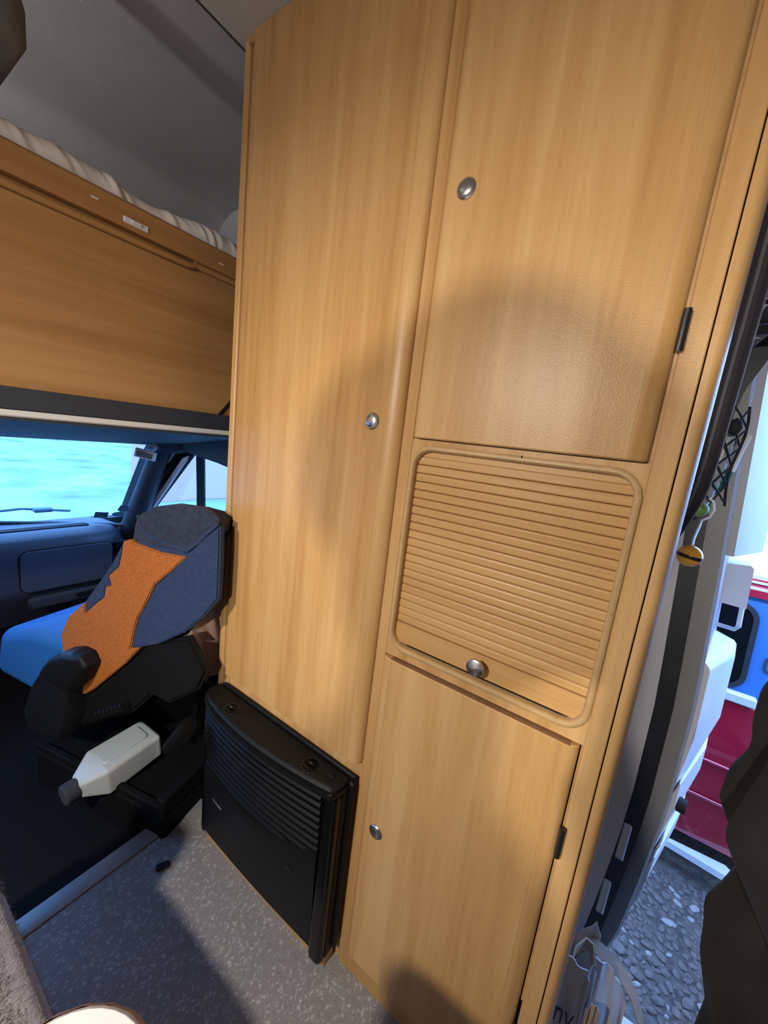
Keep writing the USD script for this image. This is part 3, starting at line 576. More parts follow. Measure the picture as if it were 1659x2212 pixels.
obj('blue_flank', spart([(0.004, 0.875), (0.05, 0.822), (0.097, 0.78), (0.136, 0.705), (0.157, 0.671), (0.172, 0.62), (0.183, 0.572), (0.09, 0.612), (0.0, 0.672), (-0.055, 0.726), (-0.099, 0.785), (-0.100, 0.897), (-0.097, 0.968), (-0.06, 0.940)], -0.004, 0.016, 0.004), 'seat_blue', seat)
obj('side_valance', spart([(0.425, 0.353), (0.335, 0.399), (0.129, 0.600), (-0.005, 0.655), (-0.065, 0.574), (-0.04, 0.517), (0.062, 0.438), (0.12, 0.445), (0.198, 0.359), (0.41, 0.231)], 0.006, 0.030, 0.008), 'black_plastic', seat, smooth=40)
obj('cushion', spheres_hull([(0.42, 0.47, 0.05), (0.62, 0.455, 0.05), (0.78, 0.40, 0.06), (0.80, 0.31, 0.06), (0.45, 0.30, 0.05), (0.42, 0.47, 0.42), (0.62, 0.455, 0.42), (0.78, 0.40, 0.42), (0.80, 0.31, 0.42), (0.45, 0.30, 0.42)], 0.045), 'cushion_blue', seat, smooth=60)
obj('armrest', spart(Polygon([(0.452, 0.478), (0.400, 0.515), (0.352, 0.532), (0.312, 0.530), (0.292, 0.500), (0.325, 0.440), (0.370, 0.395), (0.440, 0.400), (0.500, 0.425)]).buffer(-0.012).buffer(0.012), -0.055, 0.03, 0.014), 'black_plastic', seat, smooth=60)
obj('armrest_bracket', spart(Polygon([(0.500, 0.425), (0.45, 0.455), (0.370, 0.400), (0.385, 0.30), (0.415, 0.220), (0.570, 0.195), (0.590, 0.262), (0.552, 0.355)]).buffer(-0.015).buffer(0.015), -0.045, 0.04, 0.012), 'cab_black', seat, smooth=60)
bs = obj('base_box', join(seatmesh(box(0.06, 0.62, -0.05, 0.075, 0.0, 0.40, 0.008)), seatmesh(box(0.06, 0.62, 0.075, 0.10, 0.0, 0.02, 0.004)), seatmesh(box(0.06, 0.09, 0.075, 0.13, 0.0, 0.4, 0.004)), seatmesh(box(0.2, 0.55, 0.075, 0.30, 0.26, 0.40, 0.01))), 'cab_black', seat)
obj('bellows', join(*[seatmesh(tube([(0.30-0.016*k, 0.335+0.010*k, -0.012), (0.292-0.016*k, 0.339+0.010*k, -0.012)], 0.0135, 10)) for k in range(7)]), 'black_plastic', seat)
obj('slide_rail', seatmesh(tube([(0.02, 0.30, 0.06), (0.24, 0.24, 0.30), (0.50, 0.25, 0.32)], 0.010, 8)), 'black_plastic', seat)
obj('recliner_knob', seatmesh(tube([(-0.03, 0.42, -0.01), (0.03, 0.33, -0.01)], 0.022, 10)), 'black_plastic', seat)
# towel hanging over the seat back
tw = thing('towel', 'pink-beige towel with pale hem hanging behind the passenger seat', 'towel', (-0.93, 0.62, 0.46))
def cloth(grid, t=0.004):
    """A sheet of points (rows, cols, 3) given a thickness."""
    G = np.asarray(grid, float); a, b = G.shape[:2]
    du = np.gradient(G, axis=0); dv = np.gradient(G, axis=1); N = np.cross(du, dv); N /= np.linalg.norm(N, axis=2, keepdims=True)+1e-12
    top, botm = (G+N*t/2).reshape(-1, 3), (G-N*t/2).reshape(-1, 3); f = []
    for i in range(a-1):
        for j in range(b-1):
            p, q, r, s = i*b+j, i*b+j+1, (i+1)*b+j+1, (i+1)*b+j; k = a*b
            f += [(p, q, r), (p, r, s), (k+p, k+r, k+q), (k+p, k+s, k+r)]
    edge = [i*b for i in range(a)] + [(a-1)*b+j for j in range(1, b)] + [i*b+b-1 for i in range(a-2, -1, -1)] + [j for j in range(b-2, 0, -1)]
    for p, q in zip(edge, edge[1:]+edge[:1]): f += [(p, q, a*b+q), (p, a*b+q, a*b+p)]
    t_ = trimesh.Trimesh(np.vstack([top, botm]), V(f), process=False); trimesh.repair.fix_normals(t_); return t_
def towel_pt(s, q):        # s across (0 = hem edge), q down
    y = 0.524+0.004*q+ s*0.30+0.05*q; z = 0.640+0.55*s*0.62-0.0*q
    A = V([-0.930, 0.527+0.30*s, 0.630+0.24*s]); B = V([-0.945, 0.598+0.26*s, 0.452+0.10*s])
    P = A*(1-q)+B*q; P[0] += 0.006*math.sin(s*34+q*3)+0.004*math.sin(s*60); return P
obj('cloth', cloth([[towel_pt(s, q) for q in np.linspace(0, 1, 14)] for s in np.linspace(0.10, 0.62, 34)], 0.006), 'towel_pink', tw, smooth=70)
obj('hem', cloth([[towel_pt(s, q) for q in np.linspace(0, 1, 14)] for s in np.linspace(-0.01, 0.105, 6)], 0.008), 'towel_hem', tw, smooth=70)
# white jug lying in the base tray
jg = thing('jug', 'white plastic canister with dark cap lying in the seat base', 'canister', (-1.2, 0.46, 0.08))
def jug_local(t, c=(-1.185, 0.462, 0.128), yaw=math.radians(4), tilt=math.radians(6)):
    t = arr(t); R_ = trimesh.transformations.rotation_matrix(yaw, (0, 0, 1))@trimesh.transformations.rotation_matrix(tilt, (1, 0, 0)); t = t.copy(); t.apply_transform(R_); t.apply_translation(c); return t
_sp = trimesh.creation.icosphere(subdivisions=2, radius=1.0).vertices
jb = hull(np.vstack([_sp*0.014+V([sx*a_, yy, sz*zz]) for sx in (-1, 1) for sz in (-1, 1) for a_, yy, zz in ((0.046, 0.098, 0.028), (0.050, -0.045, 0.032), (0.018, -0.092, 0.016))]))
obj('bottle', jug_local(jb), 'jug_white', jg, smooth=40)
obj('panel', jug_local(bprism(rrect(-0.036, 0.036, -0.045, 0.085, 0.014), 'z', 0.040, 0.0505, 0.003)), 'jug_white', jg)
obj('cap', jug_local(lathe([(0, -0.140), (0.027, -0.140), (0.030, -0.135), (0.030, -0.112), (0.026, -0.100), (0.0, -0.100)], (0, 0, 0), 'y', 22)), 'cab_lining', jg)

# ================================================================ dinette: table, fleece-covered bench
tb = thing('table', 'cream dinette table with rounded brown edge, corner in lower left', 'table', (0.1, -0.2, 0.0))
tp = rrect(-0.327, 0.55, -0.34, 0.119, 0.075, 10)
obj('table_top', bprism(tp, 'z', 0.672, 0.70, 0.004), 'table_cream', tb, smooth=40)
obj('edge_band', loft([[(*tp.buffer(o).exterior.interpolate(k/120, normalized=True).coords[0], z) for k in range(120)] for o, z in ((-0.002, 0.670), (0.003, 0.676), (0.0035, 0.686), (0.003, 0.695), (-0.001, 0.6995))], cap=False), 'table_edge', tb, smooth=60)
obj('leg', lathe([(0, 0.0), (0.10, 0.0), (0.10, 0.012), (0.03, 0.02), (0.03, 0.66), (0.07, 0.672), (0, 0.672)], (0.15, -0.1, 0.0), 'z', 20), 'aluminium', tb)
bn = thing('bench', 'dinette bench under a grey-brown long-pile fleece cover', 'bench', (-0.7, -0.3, 0.0))
obj('bench_box', join(box(-0.93, -0.47, -0.97, 0.085, 0.0, 0.36, 0.004), box(-0.47, 0.75, -0.97, -0.50, 0.0, 0.36, 0.004)), 'beech_upright_pale', bn)
bp_ = rrect(-0.76, -0.40, -0.97, 0.118, 0.05, 8)
def cush(P, z0, z1):
    return loft([[(*P.buffer(o).exterior.interpolate(k/140, normalized=True).coords[0], z) for k in range(140)] for o, z in ((-0.02, z0), (0.0, z0+0.02), (0.0, z1-0.035), (-0.008, z1-0.015), (-0.02, z1-0.004), (-0.045, z1))])
fc = obj('fleece_cover', cush(bp_, 0.34, 0.455), 'fleece', bn, smooth=60)
obj('backrest', cush(rrect(-0.83, -0.705, -0.97, 0.088, 0.03, 6), 0.44, 0.605), 'fleece', bn, smooth=60)  # unseen, placed and sized so its shadow darkens floor and seat base
obj('seat_cushion', cush(rrect(-0.40, 0.75, -0.97, -0.48, 0.05, 8), 0.36, 0.45), 'seat_blue_dark', bn, smooth=60)
rf = np.random.default_rng(11); pts, cnt = [], []
for k in range(26000):
    x, y = rf.uniform(-0.76, -0.40), rf.uniform(-0.20, 0.118)
    edge_d = min(0.118-y, x+0.76)
    z = 0.455-0.0 if edge_d > 0.045 else 0.455-0.05*(1-edge_d/0.045)**2
    base = V([x, y, z-0.002]); d = V([rf.normal(-0.2, 0.6), rf.normal(-0.1, 0.6)+(0.5 if edge_d < 0.03 else 0), rf.uniform(0.35, 1.0)]); d /= np.linalg.norm(d)
    L = rf.uniform(0.006, 0.013); bend = V([rf.normal(0, 0.4), rf.normal(0, 0.4), -0.3])
    pts += [base, base+d*L*0.55, base+d*L*0.9+bend*L*0.35]; cnt.append(3)
curves('pile', pts, cnt, 0.0006, 'fleece', bn, 'stuff')
# small dark clip on the floor
obj('clip', bprism(affinity.rotate(rrect(-0.886, -0.852, 0.440, 0.456, 0.005), 62), 'z', 0.0, 0.009, 0.002), 'rubber', None, 30, 'small dark rubber clip lying on the floor near the threshold', 'clip')

# ================================================================ doorway: door leaf, curtain, nets
PH = math.radians(80); TL = V([math.cos(PH), math.sin(PH)]); NI = V([math.sin(PH), -math.cos(PH)])
dr = thing('door_1', 'open entrance door seen nearly edge-on with moulded storage pockets', 'door', (0.15, 1.1, -0.13), kind='structure')
def leaf_pt(s, w, z, hx=None):         # s along the leaf, w out from the inner face, z
    p_ = V([(HX(z) if hx is None else hx)+0.046, 1.105])+TL*s+NI*w; return (p_[0], p_[1], z)
rings = []
for z, o in [(-0.135, 0.014), (-0.128, 0.006), (-0.11, 0.0)]+[(z, 0.0) for z in np.linspace(-0.08, 1.50, 26)]+[(1.525, 0.004), (1.535, 0.012)]:
    c = 0.006; T_ = 0.046
    rings.append([leaf_pt(s, w, z) for s, w in ((o+c, -o), (0.56-o, -o), (0.56-o, -T_+o), (o, -T_+o), (o, -o-c))])
obj('leaf', loft(rings), 'door_plastic', dr, smooth=30)
def lbox(s0, s1, w0, w1, z0, z1, z0b=None, z1b=None, taper=0.0):
    """Box on the inner face; z0b, z1b: its lower and upper edges on the outer side of the pocket."""
    z0b, z1b = z0 if z0b is None else z0b, z1 if z1b is None else z1b; hx = HX((z0+z1)/2)
    sm = s0+(s1-s0)*taper; wl = w0+(w1-w0)*(0.25 if taper else 1.0)
    pts = [leaf_pt(s, w0, z, HX(z)) for s in (s0, s1) for z in (z0, z1)]+[leaf_pt(s, w, z, HX(z)) for s, w in ((s0, wl), (sm, w1), (s1, w1)) for z in (z0b, z1b)]
    pts += [leaf_pt(s, w0+(w-w0)*0.88, z, HX(z)) for s, w in ((s0, wl), (sm, w1), (s1, w1)) for z in (z1b+(z1-z1b)*0.12+0.006,)]
    return hull(pts)
obj('blind_case', lbox(0.02, 0.40, -0.002, 0.062, 1.045, 1.50, taper=0.5), 'blind_plastic', dr, label='pale window blind case')
obj('pocket', lbox(0.02, 0.30, -0.002, 0.050, 0.43, 0.792, 0.60, 0.770, taper=0.6), 'white_plastic', dr)
obj('pocket', lbox(0.02, 0.40, -0.002, 0.042, 0.25, 0.43, 0.40, 0.47, taper=0.6), 'white_plastic', dr)
obj('pocket', lbox(0.02, 0.44, -0.002, 0.038, 0.02, 0.20, 0.17, 0.245, taper=0.6), 'white_plastic', dr)
for k in range(2):
    for z0 in (0.215, 0.195, 0.05, 0.03):
        if k == 0: obj('rib', lbox(0.06, 0.30, 0.0, 0.012, z0-0.02, z0-0.008, z0+0.05, z0+0.062), 'white_plastic', dr)
obj('thumb_hole', tube([leaf_pt(0.05, 0.012, 0.40), leaf_pt(0.05, 0.03, 0.40)], 0.018, 16), 'gap_dark', dr)
lc = obj('latch_box', lbox(0.30, 0.44, -0.002, 0.055, 0.872, 0.985), 'white_plastic', dr)
hz = [leaf_pt(0.33, 0.0, 0.80), leaf_pt(0.33, 0.040, 0.80), leaf_pt(0.33, 0.047, 0.812), leaf_pt(0.33, 0.047, 0.875)]
obj('handle', tube(hz, 0.006, 8), 'white_plastic', lc)
# velvet door curtain bunched beside the corner post
ct = thing('curtain', 'dark purple velvet curtain bunched beside the corner post', 'curtain', (0.07, 0.80, 1.09))
g = []
for z in np.linspace(1.095, 1.98, 46):
    w = 0.024*min(1, ((z-1.085)/0.10))**0.6; row = []
    for k in range(26):
        q = k/25; row.append((0.0530+0.008*min(1, (z-1.09)/0.15)+w*q*1.25+0.002*math.sin(z*9), 0.795+0.012*math.sin(q*10+z*1.5)+0.015*q, z))
    g.append(row)
obj('drape', cloth(g, 0.006), 'velvet', ct, smooth=70)
# upper elastic net with things stowed over the door
nt = thing('cargo_net', 'black elastic cargo net over the doorway holding grey tubes', 'net', (0.2, 0.96, 1.45))
cells = []
for i in range(9):
    q = i/8; cells.append(tube([(0.06+0.30*q, 0.955, 1.485-0.02*math.sin(q*5)), (0.075+0.30*q, 0.935, 1.56), (0.06+0.32*q, 0.95, 1.66)], 0.0035, 6))
for z in (1.49, 1.52, 1.556, 1.60, 1.65): cells.append(tube([(0.06, 0.95, z), (0.16, 0.934, z-0.012), (0.27, 0.935, z+0.006), (0.38, 0.95, z)], 0.004, 6))
obj('mesh', join(*cells), 'net_black', nt)
obj('hem_cord', tube([(0.06, 0.955, 1.484), (0.11, 0.945, 1.468), (0.20, 0.94, 1.475), (0.38, 0.95, 1.48)], 0.007, 8), 'net_black', nt)
for k, (x, z, r, mt_, lb) in enumerate(((0.135, 1.535, 0.022, 'grey_tube', 'grey rolled tube in the cargo net, uppermost in view'), (0.118, 1.498, 0.016, 'display_grey', 'dark glassy tube low in the cargo net'), (0.15, 1.59, 0.022, 'cream_cloth', 'rolled pale cloth at the top of the cargo net'))):
    obj('stowed_roll', tube([(x, 0.965, z), (x+0.12, 0.985, z+0.01), (x+0.2, 0.985, z)], r, 14), mt_, None, 50, lb, 'roll')
# small hanging net with an umbrella, a green ball and a white cord
n2 = thing('hanging_net', 'narrow black string net hanging between curtain and door frame', 'net', (0.10, 0.93, 1.1))
NP = lambda a, z: (0.083+0.047*a+0.004*math.sin(z*40), 0.912+0.035*a-0.012*math.sin(3.1*a), z)
cells = []
for k in range(-2, 6):
    for sg in (1, -1):
        q = [(a, 1.165+0.034*k+0.068*(a if sg > 0 else 1-a)) for a in np.linspace(0, 1, 7)]; q = [(a, z) for a, z in q if 1.158 < z < 1.34]
        if len(q) > 2: cells.append(tube([NP(a, z) for a, z in q], 0.0017, 6))
for a in (0.0, 1.0): cells.append(tube([NP(a, z) for z in np.linspace(1.16, 1.34, 8)], 0.0026, 6))
obj('mesh', join(*cells), 'net_black', n2)
obj('toggle', lathe([(0, 0), (0.008, 0.004), (0.011, 0.014), (0.008, 0.024), (0, 0.03)], (0.112, 0.905, 1.285), 'z', 14), 'net_black', n2)
obj('grey_bundle', None or tube([(0.098, 0.945, 1.16), (0.104, 0.945, 1.22), (0.112, 0.945, 1.29)], [0.012, 0.017, 0.010], 12), 'grey_tube', None, 50, 'grey-green folded bundle inside the narrow string net', 'bundle')
um = thing('umbrella', 'folded umbrella in cream and green behind the string net', 'umbrella', (0.13, 0.99, 1.17))
A_, B_ = V([0.146, 1.0, 1.295]), V([0.119, 0.985, 1.178])
obj('cream_canopy', tube([A_, A_+(B_-A_)*0.3+V([-0.003, 0, 0]), A_+(B_-A_)*0.62], [0.006, 0.010, 0.010], 12), 'cream_cloth', um, smooth=60)
obj('green_tip', tube([A_+(B_-A_)*0.6, A_+(B_-A_)*0.8, B_], [0.0105, 0.011, 0.004], 12), 'green_cloth', um, smooth=60)
obj('green_apple', lathe([(0, -0.015), (0.009, -0.0125), (0.015, -0.002), (0.0145, 0.006), (0.009, 0.0125), (0.003, 0.012), (0, 0.010)], (0.096, 0.93, 1.148), 'z', 18), 'green_ball', None, 60, 'small green ball hanging in the white cord loop', 'ball')
bl = thing('striped_ball', 'glossy yellow ball with black band hanging beside the post', 'ball', (0.083, 0.755, 1.085))
tl_ = trimesh.transformations.rotation_matrix(math.radians(8), (0, 1, 0))
def ballm(t): t = arr(t).copy(); t.apply_transform(tl_); t.apply_translation((0.0815, 0.755, 1.0855)); return t
cap_ = lambda s: [(0.0168*math.cos(t), s*0.0168*math.sin(t)) for t in np.linspace(0.16, math.pi/2, 10)]
obj('yellow_half', ballm(lathe([(0, 0.0020)]+cap_(1), (0, 0, 0), 'z', 30)), 'ball_yellow', bl, smooth=50)
obj('yellow_half', ballm(lathe(([(0, -0.0020)]+cap_(-1))[::-1], (0, 0, 0), 'z', 30)), 'ball_yellow', bl, smooth=50)
obj('black_band', ballm(lathe([(0, -0.0027), (0.0168, -0.0027), (0.0172, 0.0), (0.0168, 0.0027), (0, 0.0027)], (0, 0, 0), 'z', 30)), 'ball_black', bl, smooth=50)
obj('cord', tube([(0.0815, 0.755, 1.102), (0.086, 0.80, 1.108), (0.098, 0.88, 1.125), (0.101, 0.905, 1.130), (0.112, 0.912, 1.138), (0.116, 0.915, 1.152), (0.112, 0.915, 1.166), (0.104, 0.912, 1.172)], 0.0022, 8), 'cord_white', bl, smooth=60)
# bag standing on the entrance step
bg = thing('paper_bag', 'open white carrier bag with handles on the entrance step', 'bag', (0.13, 0.84, -0.22))
def quad(a, b, c, d, n=8, wob=0.004, t=0.0015, seed=0):
    a, b, c, d = map(V, (a, b, c, d)); rg = np.random.default_rng(seed); G = []
    for i in np.linspace(0, 1, n):
        G.append([(a*(1-i)+d*i)*(1-j)+(b*(1-i)+c*i)*j + wob*V([math.sin(7*i+5*j+seed), math.cos(6*j-4*i+seed), 0.5*math.sin(9*i*j+seed)]) for j in np.linspace(0, 1, n)])
    return cloth(G, t)
def sheetof(cols, t=0.0015, wob=0.002, seed=0, n=14):
    """Creased paper: cols are (x, y, z top, x, y, z bottom) columns from left to right."""
    C_ = V(cols, float); q = np.linspace(0, len(C_)-1, 22); C_ = np.column_stack([np.interp(q, range(len(C_)), C_[:, k]) for k in range(6)]); G = []
    for c in np.linspace(0, 1, n):
        row = C_[:, :3]*(1-c)+C_[:, 3:]*c; k = np.arange(len(row))
        row = row+wob*np.column_stack([np.sin(k*0.9+c*5+seed), 1.6*np.sin(k*0.7-c*7+seed*2), 0*k]); G.append(row)
    return cloth(G, t)
obj('back_sheet', sheetof([(0.056, 0.85, 0.10, 0.056, 0.86, -0.215), (0.066, 0.852, 0.150, 0.062, 0.86, -0.215), (0.074, 0.855, 0.190, 0.075, 0.86, -0.215), (0.086, 0.858, 0.226, 0.09, 0.86, -0.215), (0.105, 0.862, 0.252, 0.105, 0.86, -0.215), (0.115, 0.866, 0.222, 0.118, 0.86, -0.215)], seed=1), 'bag_paper', bg, smooth=60)
obj('front_sheet', sheetof([(0.0535, 0.74, 0.272, 0.0535, 0.74, -0.215), (0.066, 0.748, 0.266, 0.063, 0.745, -0.215), (0.085, 0.756, 0.254, 0.078, 0.75, -0.215), (0.101, 0.762, 0.243, 0.094, 0.755, -0.215), (0.104, 0.765, 0.222, 0.104, 0.757, -0.215)], seed=2), 'bag_paper', bg, smooth=60)
obj('inner_sheet', sheetof([(0.094, 0.775, 0.190, 0.09, 0.765, -0.215), (0.104, 0.785, 0.215, 0.10, 0.77, -0.215), (0.1105, 0.795, 0.240, 0.112, 0.78, -0.215), (0.116, 0.80, 0.20, 0.124, 0.79, -0.215)], seed=3), 'bag_inner', bg, smooth=60)
obj('side_sheet', sheetof([(0.1105, 0.797, 0.242, 0.124, 0.79, -0.215), (0.124, 0.815, 0.228, 0.142, 0.80, -0.215), (0.142, 0.835, 0.200, 0.165, 0.82, -0.215), (0.162, 0.855, 0.160, 0.190, 0.85, -0.215), (0.190, 0.875, 0.09, 0.20, 0.875, -0.215)], seed=4), 'bag_paper', bg, smooth=60)
def band(path, half, t=0.003):
    P = V(path, float); q = np.linspace(0, len(P)-1, 30); P = np.column_stack([np.interp(q, range(len(P)), P[:, k]) for k in range(3)])
    return cloth([[p_+V(half)*k for k in (-1, -0.33, 0.33, 1)] for p_ in P], t)
obj('handle', band([(0.078, 0.845, 0.13), (0.084, 0.846, 0.178), (0.096, 0.848, 0.202), (0.109, 0.85, 0.208), (0.122, 0.852, 0.204), (0.133, 0.856, 0.196), (0.150, 0.868, 0.176), (0.170, 0.88, 0.150), (0.195, 0.888, 0.118), (0.222, 0.890, 0.06), (0.240, 0.890, -0.03)], (0.002, 0.010, 0.0065)), 'bag_brown', bg, smooth=60)
obj('handle', band([(0.070, 0.752, 0.20), (0.074, 0.80, 0.222), (0.090, 0.828, 0.226), (0.104, 0.828, 0.222), (0.110, 0.815, 0.205)], (0.0, 0.0, 0.012)), 'bag_brown', bg, smooth=60)
obj('brown_paper', sheetof([(0.112, 0.775, 0.150, 0.112, 0.775, -0.2), (0.124, 0.780, 0.166, 0.128, 0.78, -0.2), (0.138, 0.786, 0.140, 0.14, 0.785, -0.2)], seed=5), 'bag_brown', bg, smooth=60)
tx = meshkit.text_mesh('nv', 0.045, 0.001); tx.vertices = np.column_stack([0.060+tx.vertices[:, 0]*0.5, 0.7395-tx.vertices[:, 2]+0.20*tx.vertices[:, 0]*0.5, 0.115+tx.vertices[:, 1]]); 
obj('lettering', tx, 'ink_navy', bg, smooth=False, label='dark navy lettering')
# dark jacket hanging in the doorway at the right
jk = thing('jacket', 'dark brown jacket hanging in the doorway at the right', 'jacket', (0.32, 0.76, 0.3))
sil = [(0.218, 0.95), (0.204, 0.89), (0.205, 0.837), (0.212, 0.794), (0.196, 0.742), (0.195, 0.69), (0.214, 0.652), (0.238, 0.618), (0.240, 0.589), (0.226, 0.537), (0.214, 0.50), (0.222, 0.45), (0.227, 0.40), (0.252, 0.31), (0.25, 0.15)]
zs = [s[1] for s in sil][::-1]; xl = [s[0] for s in sil][::-1]; rings = []
for z in np.linspace(0.15, 0.95, 60):
    x0 = np.interp(z, zs, xl)*1.075-0.003; x1 = 0.66; n = 40; row = []
    for k in range(n):
        t = 2*math.pi*k/n; cxx, rx = (x0+x1)/2, (x1-x0)/2
        fold = 0.022*math.sin(5*t+z*9)+0.016*math.sin(9*t-z*21)+0.010*math.sin(14*t+z*6)
        row.append((cxx-rx*math.copysign(abs(math.cos(t))**0.8, math.cos(t)), 0.80+(0.075+fold)*math.sin(t), z))
    rings.append(row)
obj('body', loft(rings), 'jacket', jk, smooth=70)
obj('collar', tube([(0.30, 0.80, 0.95), (0.42, 0.74, 0.99), (0.54, 0.80, 0.95)], 0.03, 12), 'jacket', jk, smooth=60)
obj('sleeve', blob([((0.30, 0.74, 0.90), (0.255, 0.715, 0.70)), ((0.255, 0.715, 0.70), (0.36, 0.68, 0.52))], [(0.055, 0.052), (0.052, 0.045)], 0.02, 6), 'jacket', jk, smooth=60)

# ================================================================ outside
gy = [(-40, -40), (40, -40), (40, 40), (-40, 40)]
struct('ground', join(box(-60, 60, -60, 1.0, -0.54, -0.505), box(-60, -0.6, 1.0, 60, -0.54, -0.505), box(-0.6, 60, 4.2, 60, -0.54, -0.505)), 'yard')
struct('gravel_bed', box(-0.6, 6.0, 1.0, 4.2, -0.54, -0.50), 'shaded_gravel_earth')
rs = np.random.default_rng(5); made = []
def stone_mesh(c, r, sd):
    v = trimesh.creation.icosphere(subdivisions=1).vertices; rg = np.random.default_rng(sd)
    v = v*(1+0.35*(rg.random((len(v), 1))-0.5))*V([1.0, rg.uniform(0.5, 0.9), rg.uniform(0.3, 0.55)])*r
    a_ = rg.uniform(0, 6.28); M = V([[math.cos(a_), -math.sin(a_), 0], [math.sin(a_), math.cos(a_), 0], [0, 0, 1]])
    t = arr(hull(v@M.T)); t.apply_translation(c); return t
SHADE = ('pale', 'grey')
spots = []
for k in range(2600):
    x, y = rs.uniform(0.22, 0.62), rs.uniform(1.36, 1.95); r = rs.uniform(0.008, 0.019)*(1.0 if rs.random() > 0.12 else 1.4)
    if any((x-a_)**2+(y-b_)**2 < (0.75*(r+c_))**2 for a_, b_, c_ in spots): continue
    dens = 1.0 if x < 0.30+0.35*max(0, 1.75-y) else 0.35
    if rs.random() > dens: continue
    spots.append((x, y, r))
spots = spots[:300]
for k, (x, y, r) in enumerate(spots):
    pale = k % 11 == 0
    obj('stone', stone_mesh((x, y, -0.5+r*0.12), r, 100+k), 'stone_pale' if pale else 'stone_grey', None, False,
        'pale angular stone among the grey gravel outside the doorway' if pale else 'grey stone in the gravel outside the doorway', 'stone', 'pale gravel stones' if pale else 'grey gravel stones')
grit = [stone_mesh((rs.uniform(0.1, 1.4), rs.uniform(1.16, 2.1), -0.5), rs.uniform(0.003, 0.008), 900+k) for k in range(1100)]
obj('loose_gravel', join(*grit), 'stone_grey', None, False, 'fine loose grey gravel spread over the ground by the doorway', 'gravel', kind='stuff')
# red car standing alongside
car = thing('red_car', 'dark red car with blue window surround parked beside the doorway', 'car', (1.6, 2.8, -0.5))
lowp = [(2.06, -0.36), (2.02, -0.33), (1.995, -0.12), (1.975, 0.06), (1.985, 0.20), (2.005, 0.335), (2.05, 0.36), (3.55, 0.36), (3.6, 0.2), (3.6, -0.3), (3.5, -0.36)]
obj('body_side', bprism(lowp, 'x', -0.3, 3.6, 0.03), 'car_red', car, smooth=35)
obj('crease', tube([(-0.25, 1.972, 0.075), (1.0, 1.968, 0.070), (3.5, 1.972, 0.06)], 0.008, 8), 'car_red', car)
obj('lower_crease', tube([(-0.25, 1.986, -0.10), (1.0, 1.984, -0.105), (3.5, 1.986, -0.11)], 0.006, 8), 'car_red', car)
upp = [(2.02, 0.36), (2.06, 0.56), (2.10, 0.735), (2.13, 0.765), (3.4, 0.765), (3.5, 0.36)]
obj('upper_body', bprism(upp, 'x', 0.0, 2.9, 0.03), 'car_blue', car, smooth=35)
wq = rrect(0.05, 0.475, 0.40, 0.715, 0.05); 
def on_side(poly, off):
    t = prism(poly, 'y', 0, 0.008); v = t.vertices; y = np.interp(v[:, 2], [0.36, 0.56, 0.735], [2.02, 2.06, 2.10]); t.vertices = np.column_stack([v[:, 0], y-off+v[:, 1], v[:, 2]]); return t
obj('side_window', on_side(wq, 0.006), 'car_glass', car)
obj('window_rubber', on_side(wq.buffer(0.018).difference(wq), 0.008), 'rubber', car)
obj('waist_trim', box(-0.2, 0.535, 1.985, 2.02, 0.345, 0.385, 0.006), 'car_sill', car, label='pale trim strip along the waistline')
hd = obj('door_handle', join(on_side(rrect(0.535, 0.66, 0.485, 0.545, 0.015).difference(rrect(0.541, 0.654, 0.491, 0.539, 0.012)), 0.006), on_side(rrect(0.56, 0.66, 0.522, 0.532, 0.004), 0.014), on_side(rrect(0.56, 0.66, 0.497, 0.507, 0.004), 0.010)), 'cab_dark', car)
obj('roof', bprism([(2.09, 0.762), (2.10, 0.79), (2.18, 0.83), (2.4, 0.865), (2.9, 0.87), (3.35, 0.80), (3.38, 0.765)], 'x', 0.05, 2.7, 0.02), 'car_red', car, smooth=40)
for y, z in ((2.105, 0.79), (2.135, 0.812), (2.17, 0.832)):
    obj('roof_strip', box(0.06, 2.6, y-0.004, y+0.006, z-0.002, z+0.008, 0.002), 'car_sill', car)
obj('side_sill', join(prism(Polygon([(-0.2, 2.03), (0.40, 2.0), (0.60, 2.015), (0.66, 1.95), (0.41, 1.975), (-0.2, 1.99)]), 'z', -0.40, -0.372)), 'car_sill', car, label='pale step board below the car side')
for x in (-0.05, 2.9):
    obj('wheel', lathe([(0, -0.09), (0.27, -0.09), (0.30, -0.05), (0.30, 0.05), (0.27, 0.09), (0, 0.09)], (x+0.3, 2.25, -0.2), 'y', 28), 'rubber', car)
wc = thing('white_car', 'white car standing behind the red one, half hidden by the door', 'car', (2.0, 4.8, -0.5))
obj('body_side', bprism([(3.98, -0.35), (3.93, 0.2), (3.98, 0.50), (5.4, 0.50), (5.4, -0.35)], 'x', 0.3, 4.2, 0.04), 'car_white', wc, smooth=35)
obj('window_band', bprism([(3.97, 0.505), (4.05, 0.57), (5.2, 0.57), (5.3, 0.505)], 'x', 0.45, 3.6, 0.01), 'car_blue', wc)
obj('roof', bprism([(4.04, 0.572), (4.10, 0.64), (4.5, 0.70), (5.1, 0.66), (5.2, 0.572)], 'x', 0.5, 3.5, 0.03), 'car_white', wc, smooth=40)
obj('wheel', lathe([(0, -0.09), (0.27, -0.09), (0.30, -0.05), (0.30, 0.05), (0.27, 0.09), (0, 0.09)], (0.9, 4.15, -0.2), 'y', 28), 'rubber', wc)
struct('outdoor_wall', box(-8.3, -7.8, 3.55, 9.0, -0.5, 2.4), 'wall_outside')
# van body below the floor: keeps the ground under the van dark and shades the doorway side
struct('van_underbody', join(box(-0.95, 0.05, -1.0, 1.09, -0.42, -0.07), box(0.05, 0.8, -1.0, 0.57, -0.42, -0.07), box(0.8, 3.0, -1.0, 1.09, -0.42, -0.07)), 'cab_black')

